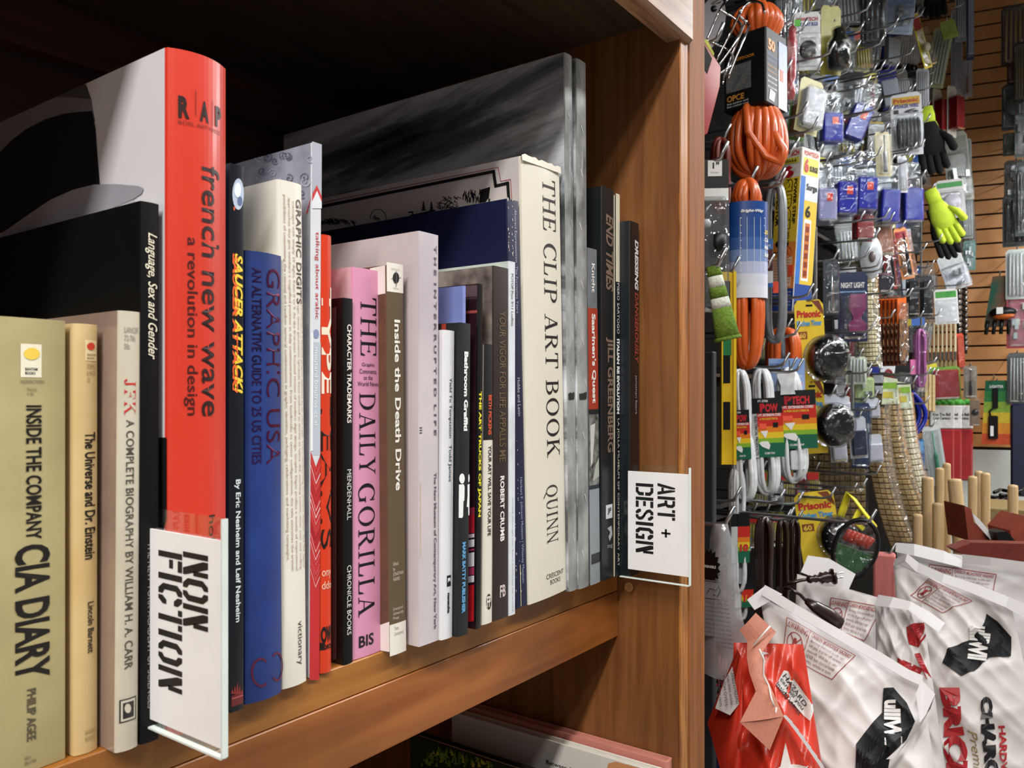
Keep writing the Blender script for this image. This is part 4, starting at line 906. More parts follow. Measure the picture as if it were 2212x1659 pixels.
# striped knit glove
m, k = fr(1540, 575, 20, t=1.17, tilt=-12)
r = thing('knit_glove', 'green and white striped knit glove hanging against the bookcase edge', 'glove', m)
ga, gb = M('6f8f2c', .95, scale=300, var=.25, bump=.6), M('dfe3d6', .95, scale=300, var=.15, bump=.6)
for i, (z1, z0, mm) in enumerate(((0, -22, ga), (-22, -46, gb), (-46, -70, ga), (-70, -92, gb), (-92, -160, ga))):
    b = B(); f0, f1 = z1/-160, z0/-160
    b.lathe([((15+13*f1)*k, z0*k), ((15+13*(f0+f1)/2)*k, (z0+z1)/2*k), ((15+13*f0)*k, z1*k)], mm, c=(0, 0, 0), sy=.5, n=20)
    if i == 4: b.lathe([(29*k, -163*k), (32*k, -160*k), (29*k, -155*k)], ga, sy=.55, n=20)
    b.build('knit_band', r)
# yellow level
m, k = fr(1573, 588, 12, t=1.42)
r = thing('spirit_level', 'tall yellow spirit level with black windows, upright beside the grey post', 'level', m)
b = B(); b.box(-16*k, 15*k, -6*k, 8*k, -415*k, 0, yel); b.box(9*k, 15*k, -12*k, -6*k, -415*k, 0, yel); b.box(-16*k, -13*k, -10*k, -6*k, -415*k, 0, yel); b.build('level_body', r)
for z in (-50, -210, -310):
    b = B(); b.rbox(-13*k, 3*k, -7.5*k, -5.5*k, (z-30)*k, (z+30)*k, black, 1*k); b.build('vial_window', r)
b = B(); b.box(-13*k, 5*k, -8*k, -6*k, -180*k, -70*k, M('1f7a40', .4)); b.box(-13*k, 5*k, -8.3*k, -8*k, -120*k, -85*k, yel); txt(b, 'sonic', redp, -12*k, -112*k, 16*k, 9*k, -8.8*k); b.build('printed_tag', r)
# dark round pack, red card pack
m, k = fr(1545, 5, 0, t=1.5, tilt=12)
r = thing('pan_lid_pack', 'dark round metal disc pack behind the wire rack at the top', 'pack', m); b = B(); b.prism([(30*k*math.cos(a/18*2*PI), -45*k+58*k*math.sin(a/18*2*PI)) for a in range(18)], 0, .006, M('4c4a4c', .3, .7)); b.build('disc', r); b = B(); b.lathe([(7*k, -.001), (7*k, 0)], black, c=(0, -.0005, -14*k), axis='y'); b.build('hang_hole', r)
m, k = fr(1538, 88, 0, t=1.35)
r = thing('red_tool_pack', 'red and black carded pack with a yellow corner strip beside the bookcase', 'pack', m)
b = B(); b.prism([(-40*k, 0), (-16*k, 0), (18*k, 55*k-115*k), (16*k, -100*k), (-10*k, -200*k), (-40*k, -215*k)], -.002, 0, redp); b.build('card', r)
b = B(); b.prism([(-40*k, 0), (-18*k, -4*k), (0, -40*k), (-10*k, -72*k), (-40*k, -30*k)], -.003, -.0021, black); b.prism([(-18*k, 2*k), (-10*k, 2*k), (5*k, -30*k), (3*k, -36*k)], -.0036, -.0031, M('d9d83a', .4)); b.build('card_print', r)
m, k = fr(1556, 300, 20, t=1.55)
r = thing('extension_cord', 'dark red cord hank hidden behind the header card', 'cord', m); b = B(); hank(b, 40*k, 160*k, 6*k, 5, M('6e2418', .4), .8, 60, 9); b.build('cord_coil', r)
# clear bag with starburst
m, k = fr(1556, 1130, -20, t=1.12)
r = thing('poly_bag', 'clear printed plastic bag with a black starburst, hanging low beside the bookcase', 'bag', m)
def pb(a, c):
    w = (18+38*min(1, c*1.6))*k; x = -w*.9+2*w*a*(.95+.05*math.sin(c*9)); return (x, -.012*math.sin(PI*a)-.003*math.sin(c*23+a*7), -c*330*k)
b = B(); b.grid(pb, 14, 20, CLEAR('c9ced4', .12, .9, 18, fog=.32)); b.build('plastic_sheet', r)
b = B(); n = 16; S = []
for i in range(2*n): a = PI*i/n; q = (26 if i % 2 else 20)*k; S.append((-16*k+q*math.cos(a), -92*k+q*1.6*math.sin(a)))
b.prism(S, -.0165, -.016, black); b.box(-44*k, -2*k, -.0167, -.0165, -240*k, -120*k, CLEAR('b9bec6', .1, .5, 20, fog=.2))
for i in range(11): txt(b, 'this bag is not a toy keep away', M('4a4c50', .6), (-42)*k, (-170-i*9)*k, (70+i)*k, 4*k, -.017, bold=0)
b.box(-38*k, 8*k, -.0172, -.017, -123*k, -122*k, black); b.box(-38*k, 8*k, -.0172, -.017, -160*k, -159*k, black)
b.tube([(x*k, -.0172, z*k) for x, z in ((-20, -150), (-14, -138), (0, -140), (6, -130), (10, -140), (4, -152), (-6, -150))], .6*k, black, 5); txt(b, 'WASHABLE', white, -30*k, -94*k, 30*k, 6*k, -.0172); b.build('bag_print', r)
m, k = fr(1545, 1420, 0, t=1.45)
r = thing('yarn_bundle', 'dark red and black shaggy bundle low beside the bookcase', 'bundle', m); b = B()
R_ = random.Random(5)
for i in range(70): x, z = R_.uniform(-22, 22)*k, R_.uniform(-130, 0)*k; b.tube([(x, R_.uniform(-.02, .02), z), (x+R_.uniform(-9, 9)*k, -.03, z-8*k), (x+R_.uniform(-12, 12)*k, -.03, z-16*k)], 3.2*k, M('8c1c24', .9) if i % 2 else M('1c1014', .9), 5)
b.build('strands', r)
m, k = fr(1545, 1560, 0, t=1.5); b = B(); b.rbox(-30*k, 30*k, -.02, .05, -120*k, 0, M('1c2350', .6, scale=20), .01); o = b.build('blue_sack'); o.matrix_world = m; tag(o, 'dark navy sack low beside the bookcase behind the red bag', 'sack')
# ================================================================ carded goods on the hooks
def content(b, kind, c, w, h, z1, z0, d, rnd):
    mm = M(c, .35, var=.08, coat=.3) if isinstance(c, str) else c; H_ = z1-z0; zc = (z0+z1)/2
    if kind == 'box': b.rbox(-w*.41, w*.41, -d*.9, -.001, z0+H_*.05, z1-H_*.05, mm, min(.003, d*.2))
    elif kind == 'cyls':
        n = 4; 
        for i in range(n): x = (-.33+.66*i/(n-1))*w; b.lathe([(w*.09, z0+H_*.06), (w*.09, z1-H_*.12), (w*.03, z1-H_*.06)], mm, c=(x, -d*.45, 0), n=10)
    elif kind == 'rods':
        for i in range(5): x = (-.34+.17*i)*w; b.tube([(x, -d*.4, z0+H_*.04), (x*.9, -d*.5, z1-H_*.05)], w*.05, mm, 7)
    elif kind == 'ball': b.ball((0, -d*.5, zc), min(w*.34, H_*.4), mm, (1, min(1, d*.45/(w*.34)), 1.1))
    elif kind == 'ring':
        for q in (.36, .3, .24): b.tube([(w*q*math.cos(a/12*PI), -d*.4, zc+w*q*1.1*math.sin(a/12*PI)) for a in range(24)], w*.05, mm, 6, closed=True)
    elif kind == 'tool':
        b.lathe([(w*.1, z0+H_*.04), (w*.14, z0+H_*.1), (w*.11, zc), (w*.13, zc+H_*.04), (w*.04, zc+H_*.08), (w*.035, z1-H_*.04)], mm, c=(0, -d*.5, 0), n=12)
    elif kind == 'mix':
        for i in range(7): x, z = rnd.uniform(-.3, .3)*w, z0+H_*rnd.uniform(.12, .88); b.rbox(x-w*.08, x+w*.08, -d*.8, -.001, z-H_*.07, z+H_*.07, mm if i % 2 else steel, w*.01)
    elif kind == 'coil':
        for i in range(6): b.tube([((-.3+.12*i)*w, -d*(.5+.4*math.sin(t/8*2*PI)), zc+H_*.36*math.cos(t/8*2*PI)) for t in range(8)], w*.055, mm, 6, closed=True)
def pack(name, label, cat, px, py, w, h, psi=55, tilt=0, Y=.6, cardc='dfe0e2', kind='box', cc='2a2f8c', d=None, df=(.35, .96), head=None, text=None, stk=False, n=1, dy=.022, group=None, t=None, clear=None, pitch=0, jig=0, W=None):
    m, k = fr(px, py, psi, Y=Y, tilt=tilt, t=t, pitch=pitch); R_ = random.Random(px*7+py)
    w, h = w*k, h*k; d = (d*k if d else w*.45)
    r = thing(name, label, cat, m, group)
    b = B(); card(b, w, h, M(cardc, .4, var=.05, scale=30) if cardc else clr2); b.build('backing_card', r)
    if head: b = B(); b.box(-w*.44, w*.44, -.0006, -.0001, -h*head[1], -h*.07, M(head[0], .4)); b.build('header_print', r)
    if text:
        b = B(); L = w*.8
        for i, (s_, c_) in enumerate(text): txt(b, s_, M(c_, .5), -L/2, -h*(.13+.085*i)-h*.03, L, h*.065, -.0013, bold=.03)
        b.build('card_print', r)
    z1, z0 = -h*df[0], -h*df[1]
    if kind: b = B(); content(b, kind, cc, w, h, z1, z0, d, R_); b.build('packed_item', r)
    b = B(); dome(b, -w*.44, w*.44, z0, z1, d, clear or clr, w*.08); b.build('clear_blister', r)
    if stk: stickr(r, w*.08, (z1*.7+z0*.3), -d*.93 if kind == 'box' else -d-.0004, w*.26, h*.12)
    if n > 1: row(r, n, dy, label, group or label.replace('%s', ''), jig=jig)
    return r
H = hook
# sturdy list of hook tips seen in the photograph: tip pixel and what hangs there
for (px, py, what) in ((1722, 45, 'the thick orange cord'), (1803, 115, 'the screwdrivers'), (1768, 280, 'the white plastic pack'), (1700, 400, 'the blue-sleeved cord'), (1757, 640, 'the upper kitchen timer'), (1672, 580, 'the yellow level'), (1730, 725, 'the short orange cord'),
    (1705, 792, 'the middle white cord'), (1735, 803, 'the rightmost white cord'), (1805, 1078, 'the lowest kitchen timer'), (1601, 1086, 'the low white cord'), (1695, 1088, 'the pale ring pack'), (1735, 1092, 'nothing, above the brown cords'), (1716, 1125, 'the brown cords'),
    (1883, 20, 'the black glossy cylinders'), (1943, 52, 'the clear shiny packs'), (1910, 95, 'the yellow backed packs'), (1975, 115, 'the slanting yellow card'), (1912, 150, 'the clear packs left of the slanting card'), (1942, 152, 'packs under the slanting card'), (1997, 33, 'the upper black glove'), (2085, 10, 'the long clear tubes'),
    (1979, 195, 'the speaker wire pack'), (2015, 190, 'the white slat pack'), (1905, 235, 'the tilted blue pack'), (2010, 262, 'the neon cuff glove'), (1998, 317, 'the drooping black glove'), (1980, 325, 'the clear pack below the speaker wire'), (1968, 350, 'the small clear packs'), (2000, 383, 'the tall narrow packs'),
    (1922, 470, 'the red-topped packs under the blue row'), (1900, 515, 'the white disc'), (1880, 557, 'the tall cream pack'), (1910, 585, 'the black tool packs'), (2036, 520, 'the neon striped glove'), (2002, 542, 'the small black clip'), (2010, 622, 'the black boxes'), (1930, 632, 'the orange brushes'), (1972, 640, 'the grey empty pack'), (2082, 615, 'the socket sets'),
    (2033, 682, 'the paint brushes'), (1890, 716, 'the night light'), (1884, 806, 'the second kitchen timer'), (1974, 808, 'the pink cable'), (2010, 810, 'the wooden sticks'), (1981, 829, 'the bead mats'), (1901, 886, 'the clear switch packs'), (2008, 872, 'the dark blue hose'), (1903, 1026, 'the front bead mat'), (1873, 1056, 'the yellow strap'),
    (1862, 350, 'the row of blue packs'), (1858, 110, 'the black bottle pack'), (1880, 185, 'the first blue pack'), (2143, 770, 'the gradient lighter card'), (2128, 598, 'the tool card on the far wall')):
    far = px > 2120
    if far: continue
    H(px, py, 'grey wire peg hook carrying %s' % what)
# horizontal rails of the rack
rails = []
for i, (px, py, wh) in enumerate(((1530, 1100, 'lowest, under the white cords'), (1530, 1122, 'just under the lowest one'), (1760, 822, 'behind the second timer'), (1760, 504, 'below the blue packs'), (1760, 168, 'among the upper packs'))):
    z = onY(px, py, .78).z; b = B(); b.box(.9, 4.6, .775, .80, z-.006, z+.006, dsteel); o = b.build('rack_rail'); tag(o, 'long grey horizontal rack rail, %s' % wh, 'rail', 'rack rails')
# uprights
for (px, y0, y1, wh) in ((1842, 800, 1000, 'beside the clear switch packs'), (1990, 380, 900, 'between the blue packs and the neon glove'), (1762, 490, 730, 'beside the power strip box')):
    p = onY(px, y0, .62); q = onY(px, y1, .62); b = B(); b.rbox(p.x-.006, p.x+.006, .617, .624, q.z, p.z, M('8e908e', .35, .6), .001); b.rbox(p.x-.002, p.x+.002, .62, .801, p.z-.006, p.z-.001, dsteel, .0005); o = b.build('label_strip'); tag(o, 'narrow grey hanging strip %s' % wh, 'strip')
# ---- power strip box
m, k = fr(1708, 322, -34, Y=.60, tilt=4)
r = thing('power_strip_box', 'tall slim yellow, white and blue boxed power strip with the number six on it', 'box', m)
h1 = 350*k; FX, DX = 30*k, 66*k
b = B(); b.rbox(-FX, FX, -2*k, DX, -h1, 0, M('e8e6e0', .35, coat=.1), 1*k); b.build('carton', r)
b = B(); y = -2.4*k
def fb(x0, x1, z0, z1, c, yy=0): b.box(x0*k, x1*k, -2.4*k-yy-.0002, -2.4*k-yy, z0*k, z1*k, M(c, .35, var=.02))
fb(-29, 29, -349, -300, '2c4a96'); fb(-29, 29, -300, -200, 'e28a3c'); fb(-29, 29, -200, -62, 'e8c63c'); fb(-24, 22, -296, -232, 'e9c4a4', .0003)
txt(b, 'POWTECH', redp, -26*k, -16*k, 50*k, 11*k, y-.001, bold=.04); b.box(-26*k, 24*k, y-.0006, y, -32*k, -20*k, M('efe04c', .4)); txt(b, 'PT-6BAA-6', black, -22*k, -30*k, 40*k, 8*k, y-.001)
txt(b, '6', redp, -20*k, -62*k, 34*k, 26*k, y-.001, bold=.07)
txt(b, 'SURGE', black, -8*k, -65*k, 108*k, 21*k, y-.0009, bold=.1, down=True); txt(b, 'SURGE', M('efd42c', .4), -6*k, -67*k, 104*k, 17*k, y-.0014, bold=.05, down=True)
txt(b, 'PROTECTOR', black, -26*k, -64*k, 100*k, 13*k, y-.001, bold=.04, down=True); txt(b, 'POWER STRIP', black, 16*k, -66*k, 96*k, 8*k, y-.001, bold=.04, down=True)
txt(b, 'LINEA DE 6', black, 4*k, -176*k, 34*k, 8*k, y-.001, down=True); txt(b, 'ENCHUFES', black, -6*k, -176*k, 34*k, 8*k, y-.001, down=True); txt(b, '6', black, -22*k, -212*k, 34*k, 24*k, y-.001, bold=.05); txt(b, 'FT', black, -26*k, -228*k, 18*k, 8*k, y-.001)
b.tube([(8*k+13*k*math.cos(a), y-.001, -222*k+12*k*math.sin(a)) for a in [i*PI/9 for i in range(18)]], .6*k, redp, 5, closed=True); txt(b, 'UL', redp, 1*k, -227*k, 14*k, 10*k, y-.001)
for i in range(9): txt(b, 'caution read this before', M('8a3a30', .5), -22*k, (-240-i*6)*k, 42*k, 3*k, y-.001, bold=0)
for i in range(5): txt(b, 'surge protector strip', white, -24*k, (-310-i*7)*k, 48*k, 4*k, y-.001, bold=0)
b.build('carton_print', r)
b = B(); XS = FX
def sb(y0, y1, z0, z1, c, o_=0): b.box(XS+.0001+o_, XS+.0004+o_, y0*k, y1*k, z0*k, z1*k, M(c, .35, var=.02))
sb(0, 64, -349, -290, '2c4a96'); sb(0, 16, -290, -60, '3c78c8'); sb(16, 64, -290, -60, 'e4c040'); sb(0, 64, -60, -2, 'ece8d8'); sb(6, 60, -56, -20, 'f0dc50', .0004); sb(20, 46, -282, -150, 'f0f0f0', .0004); sb(24, 42, -276, -158, 'd07a3c', .0008); sb(16, 64, -110, -60, 'dfe6ee', .0003)
for i in range(6): sb(27, 39, -272+i*19, -260+i*19, '8a3c22', .0012)
st = lambda s_, m_, y0_, z_, L_, H_, bo=.03: lay(b, s_, m_, lambda a, c: (XS+.0016, y0_+a, z_+c), L_, H_, 'b', bo)
st('POWTECH', redp, 6*k, -16*k, 52*k, 10*k); st('6', redp, 8*k, -52*k, 16*k, 30*k, .06); st('SURGE', black, 28*k, -48*k, 30*k, 12*k, .05); st('Surge', black, 20*k, -92*k, 40*k, 18*k, .03); st('6', black, 22*k, -146*k, 18*k, 26*k)
b.build('side_print', r)
stickr(r, 20*k, -262*k, -3.4*k, 12*k, 24*k)
# ---- blue boxed packs
BL = '262cae'
for (lab, px, py, w, h, tilt, c_, Y) in (
    ('blue box in clear blister with orange sticker, upper left of the pair beside the screwdrivers', 1790, 196, 52, 124, 0, BL, .585), ('tilted blue box in clear blister with orange sticker, highest of the blue packs', 1884, 176, 50, 148, 22, BL, .60),
    ('pale lavender box in clear blister with orange sticker, left end of the blue row', 1778, 352, 48, 136, 0, 'a7a8cf', .585), ('blue box in clear blister with orange sticker, next to the lavender one', 1824, 338, 50, 136, 2, BL, .585),
    ('blue box in clear blister with orange sticker, third in the row and the highest hung', 1868, 326, 50, 140, 2, BL, .585), ('blue box in clear blister without sticker, left of the last in the row', 1919, 352, 46, 140, 3, BL, .585),
    ('blue box in clear blister without sticker, right end of the blue row', 1964, 350, 48, 140, 0, BL, .585)):
    pack('boxed_blister_pack', lab, 'blister pack', px, py, w, h, 25, tilt, Y, None, 'box', M(c_, .3, var=.05, coat=.3), d=26, df=(.42, .96), stk='without' not in lab, group='boxed blister packs')
pack('adapter_pack', 'white and black plastic item in a tilted clear blister, left of the first blue pack', 'blister pack', 1756, 172, 60, 120, 40, 10, .585, 'd8cf9c', 'box', 'e4e6e8', d=26, df=(.2, .95))
# ---- screwdrivers
for i, (px, py, hh, lab) in enumerate(((1712, 56, 160, 'red-handled screwdriver in a clear tube pack, right of the orange cord'), (1684, 96, 104, 'darker red-handled screwdriver behind the first one'))):
    m, k = fr(px, py, 10, Y=.58+.03*i, tilt=2); r = thing('screwdriver', lab, 'screwdriver', m)
    b = B(); mm = M('c23034' if not i else '8c1c28', .25, coat=.5); s_ = hh/160
    b.lathe([(4*k, -160*s_*k), (10*k, -156*s_*k), (11*k, -130*s_*k), (8*k, -122*s_*k), (11*k, -112*s_*k), (11*k, -34*s_*k), (8*k, -20*s_*k), (9*k, -6*k), (4*k, 0)], mm, n=10); b.build('handle', r)
    b = B(); b.tube([(0, 0, -4*k), (0, 0, 70*k)], 2.6*k, chrome, 8); b.build('shaft', r)
    if not i: b = B(); b.rbox(-15*k, 15*k, -13*k, 13*k, -168*k, 60*k, clr, 3*k); b.build('clear_tube', r); stickr(r, 8*k, 0, -13*k, 12*k, 14*k, M('5ec83a', .5))
m, k = fr(1698, -20, 10, Y=.63); b = B(); b.rbox(-10*k, 14*k, -8*k, 8*k, -240*k, 0, clr2, 3*k); b.box(-5*k, 2*k, -5*k, 0, -236*k, 0, M('4a3020', .5)); o = b.build('long_tool_pack'); o.matrix_world = m; tag(o, 'long clear tube with a dark strip inside, behind the screwdriver', 'pack')
pack('bulb_pack', 'white and blue card of night light bulbs in black blister cups', 'blister pack', 1743, 26, 56, 126, 12, 0, .60, 'e8e6e2', 'ball', '14120e', d=24, df=(.42, .96), head=('e4e4e6', .36), text=(('POWTECH', 'c02030'), ('NITE LIGHT BULB', '2a4a9a')))
m, k = fr(1795, 12, 30, Y=.57)
r = thing('bottle_pack', 'black bottle with a narrow neck in clear blister on an olive edged card', 'blister pack', m)
b = B(); card(b, 46*k, 150*k, M('a8a24a', .4)); b.build('backing_card', r); b = B(); b.lathe([(8*k, -146*k), (21*k, -142*k), (22*k, -92*k), (13*k, -80*k), (13*k, -64*k), (4*k, -58*k)], M('12140f', .12, coat=.8), c=(4*k, -24*k, 0), n=20); b.build('black_bottle', r)
b = B(); b.lathe([(10*k, -148*k), (23.5*k, -144*k), (24.5*k, -90*k), (15*k, -78*k), (15*k, -60*k)], clr, c=(4*k, -24*k, 0), n=20); b.build('clear_blister', r)
# ---- kitchen timers
for (lab, px, py, w, h, psi, tl, Y, dx, dz, rd) in (('upper kitchen timer on yellow card, round black dial in blister', 1746, 648, 62, 176, 18, -3, .56, 26, -128, 48), ('middle kitchen timer with the yellow card mostly hidden, right of the white cords', 1752, 822, 52, 158, 20, -4, .58, 34, -98, 46), ('lowest kitchen timer on yellow card over the charcoal bags', 1756, 1062, 82, 168, 8, -8, .56, 34, -100, 44)):
    m, k = fr(px, py, psi, Y=Y, tilt=tl); r = thing('kitchen_timer', lab, 'kitchen timer', m, 'carded kitchen timers')
    b = B(); card(b, w*k, h*k, M('e6c634', .4, var=.04)); b.build('backing_card', r)
    b = B(); b.prism([(w*.1*k, -2*k), (w*.36*k, -2*k), (w*.49*k, -24*k), (w*.49*k, -34*k)], -.0006, -.0001, M('7a3a1c', .5)); b.box(-6*k, 8*k, -.0008, -.0002, -14*k, -10*k, black)
    txt(b, 'Prisonic', redp, -w*.42*k, -38*k, w*.82*k, 16*k, -.001, bold=.04); txt(b, 'Kitchen Timer', M('4a9fd8', .5), -w*.44*k, -56*k, w*.86*k, 12*k, -.001, bold=.04); b.box(-w*.4*k, -w*.1*k, -.0007, -.0001, -84*k, -68*k, M('8c4a1c', .5)); txt(b, '60', M('f0d050', .5), -w*.36*k, -82*k, w*.2*k, 11*k, -.001)
    b.build('card_print', r)
    b = B(); b.lathe([(rd*.92*k, -2*k), (rd*k, -12*k), (rd*.98*k, -30*k), (rd*.86*k, -44*k), (rd*.5*k, -50*k), (1*k, -51*k)], M('101113', .15, coat=.8), c=(dx*k, 0, dz*k), axis='y', n=30, sx=.86); b.build('dial', r)
    b = B()
    for i in range(12): a = i*PI/6; b.box(dx*k+rd*.72*k*.86*math.cos(a)-1.2*k, dx*k+rd*.72*k*.86*math.cos(a)+1.2*k, -49*k, -46*k, dz*k+rd*.72*k*math.sin(a)-1.2*k, dz*k+rd*.72*k*math.sin(a)+1.2*k, M('9a9a9a', .5))
    b.build('dial_marks', r)
    b = B(); b.lathe([(rd*1.05*k, -.0005), (rd*1.06*k, -34*k), (rd*.92*k, -50*k), (rd*.3*k, -56*k)], clr, c=(dx*k, 0, dz*k), axis='y', n=30, sx=.88); b.build('clear_dome', r)
# ---- night light, cream mats etc
pack('night_light', 'magenta night light on a navy card with white lettering', 'night light', 1842, 588, 60, 150, 10, 0, .585, '14254e', None, df=(.3, .97), d=26, text=None)
r = bpy.data.objects['night_light']; k = tY(1842, .585)/F; b = B(); txt(b, 'NIGHT LIGHT', white, -24*k, -34*k, 48*k, 12*k, -.001, bold=.04); b.box(-26*k, 26*k, -.0008, -.0001, -44*k, -41*k, M('8ab4dc', .5)); b.build('card_print', r)
b = B(); mg = M('9c2c6c', .3, coat=.4); b.prism([(-8*k, -50*k), (22*k, -50*k), (24*k, -80*k), (14*k, -98*k), (14*k, -104*k), (24*k, -112*k), (22*k, -130*k), (-10*k, -130*k), (-12*k, -112*k), (-2*k, -104*k), (-2*k, -98*k), (-10*k, -80*k)], -20*k, -2*k, mg); b.build('lamp_body', r)
crmb = M('dccfa8', .8, var=.08, scale=30); gap = M('6e5a3c', .9)
def beadmat(name, lab, px, py, w, h, psi, Y, tilt, cols, rows_, c_, curve=0, seed=1, hdr=None, bagc=None):
    m, k = fr(px, py, psi, Y=Y, tilt=tilt); w, h = w*k, h*k; R_ = random.Random(seed)
    r = thing(name, lab, 'bead mat', m, 'wooden bead mats'); b = B()
    def q(x, z): f = -z/h; return Vector((x+curve*k*f*f, -.006*math.sin(f*6+x*40)-.02*math.sin(PI*(x/w+.5)), z))
    for i in range(cols):
        for j in range(rows_):
            x0 = -w/2+w*i/cols; x1 = x0+w/cols*.96; z1 = -h*(.1+.9*j/rows_)-R_.uniform(0, .001); z0 = z1-h*.9/rows_*.84
            V = [q(x0, z0), q(x1, z0), q(x1, z1), q(x0, z1)]; W_ = [p+Vector((0, .006, 0)) for p in V]; e = Vector((0, -.003, 0)); c = (V[0]+V[2])/2
            F1 = [p*.75+c*.25+e for p in V]
            b.add(V+W_+F1, [(8, 9, 10, 11), (0, 1, 9, 8), (1, 2, 10, 9), (2, 3, 11, 10), (3, 0, 8, 11), (0, 4, 5, 1), (1, 5, 6, 2), (2, 6, 7, 3), (3, 7, 4, 0)], c_)
    b.build('wooden_beads', r)
    b = B(); b.grid(lambda a, c: q(-w*.5+w*a, -h*(.09+.92*c))+Vector((0, .004, 0)), 4, 12, gap); b.build('backing_strings', r)
    if hdr: b = B(); b.prism([(-w*.45, -h*.16), (w*.4, -h*.16), (w*.34, 0), (-w*.3, h*.02)], -.026, -.024, M('dfe6c4', .4)); b.box(-w*.36, w*.3, -.0266, -.026, -h*.06, -h*.02, M('8ab83c', .5)); b.box(-w*.36, w*.1, -.0266, -.026, -h*.12, -h*.08, M('dccb4c', .5)); b.build('header_label', r)
    b = B(); b.grid(lambda a, c: q(-w*.54+w*1.08*a, -h*(.06+.97*c))+Vector((0, -.008, 0)), 6, 14, clr); b.build('clear_bag', r)
    return r
beadmat('bead_mat', 'long cream brick-patterned bead mat in clear wrap, left of the orange brushes', 1868, 480, 44, 310, 12, .63, -2, 7, 30, crmb)
beadmat('bead_mat', 'cream bead mat in a clear bag, behind the night light and timers', 1838, 500, 52, 250, 12, .68, 0, 7, 24, crmb)
beadmat('bead_mat', 'front wooden bead mat with pale blocks and a green yellow header', 1946, 830, 40, 320, 20, .575, -4, 2, 24, M('e4d9b8', .7, var=.06, scale=40), 46, hdr=1)
beadmat('bead_mat', 'second wooden bead mat behind the front one, with darker beads', 1917, 820, 44, 330, 20, .60, -2, 4, 26, M('b89a68', .8, var=.2, scale=60), 66, 2, hdr=1)
beadmat('bead_mat', 'leftmost wooden bead mat with dark beads, curving over the charcoal bags', 1893, 850, 54, 330, 20, .625, 2, 5, 26, M('b09060', .8, var=.25, scale=60), 70, 3)
beadmat('bead_mat', 'low wide dark bead mat filling the gap behind the lowest timer', 1800, 935, 130, 190, 10, .70, 0, 12, 12, M('7e6538', .85, var=.3, scale=60), 0, 4)
# ---- disc, tools
m, k = fr(1884, 510, 15, Y=.60); r = thing('cable_disc', 'white plastic disc with a central hub, hanging among black tools', 'disc', m)
b = B(); b.lathe([(46*k, -8*k), (47*k, -6*k), (47*k, 0)], M('c9ccd0', .3, coat=.3), c=(-4*k, 0, -46*k), axis='y', sx=.5, n=28); b.build('disc', r); b = B(); b.lathe([(11*k, -12*k), (12*k, -8*k)], M('7a6a68', .4), c=(-2*k, 0, -46*k), axis='y', sx=.6, n=18); b.build('hub', r)
for (lab, px, py, w, h, tl, ca, cb_) in (('black and red knife pack with an orange backed card, right of the white disc', 1943, 492, 34, 112, -12, 'd98a4c', '1a1a1e'), ('black tool pack with a red cap between the disc and the knife pack', 1916, 505, 30, 120, -6, '8c2020', '16161a'), ('grey and blue carded tool pack under the white disc', 1906, 590, 44, 44, 0, '6c7078', '2c2c34')):
    pack('tool_pack', lab, 'blister pack', px, py, w, h, 40, tl, .60, ca, 'tool' if h > 60 else 'box', cb_, d=16, df=(.08, .96), head=('b8202a', .2))
for i, (px, lab) in enumerate(((1970, 'left one of two black boxed packs above the paint brushes'), (2000, 'right one of two black boxed packs above the paint brushes'))):
    pack('black_box_pack', lab, 'blister pack', px, 596, 26, 88, 20, 0, .585, '26262a', 'box', '101013', d=14, df=(.1, .96))
# orange brushes edge-on
m, k = fr(1948, 640, None, Y=.575)
r = thing('orange_brush_pack', 'orange brush pack, %s of the fan hanging edge-on', 'brush', m)
b = B(); b.box(-.03, .03, 0, .0015, -60*k, 0, M('d8641c', .4, var=.0, scale=40, col2='a83c10')); b.box(-.028, .028, 0, .0015, -150*k, -60*k, M('6a2c10', .5)); b.build('backing_card', r)
b = B(); b.box(-.022, .022, -.008, -.0002, -146*k, -50*k, M('3a160a', .5, coat=.3)); b.build('dark_bristles', r); b = B(); b.box(-.03, .03, -.009, -.0082, -140*k, -14*k, clr); b.build('clear_cover', r)
row(r, 8, .0135, 'orange and dark brown brush pack, %s from the aisle in the edge-on fan', 'orange brush packs on one hook')
for o in ([o for o in bpy.data.objects if o.name.startswith('orange_brush_pack')]): o.matrix_world = o.matrix_world @ Matrix.Rotation(-.33, 4, 'Z')
# paint brushes
m, k = fr(2063, 694, None, Y=.575)
r = thing('paint_brush', 'x', 'brush', m)
b = B(); b.rbox(-.006, .022, -.004, .004, -66*k, 0, M('d9c9a4', .6, var=.05), .002); b.build('handle', r); b = B(); b.box(-.008, .024, -.005, .005, -84*k, -66*k, M('8a8a86', .3, .8)); b.build('ferrule', r); b = B(); b.prism([(-.008, -84*k), (.024, -84*k), (.022, -106*k), (-.006, -106*k)], -.005, .005, M('a89468', .9, scale=300, sc3=(1, 1, .05))); b.build('bristles', r)
row(r, 9, .0185, 'cream-handled flat paint brush, %s from the aisle on its hook', 'flat paint brushes on one hook')
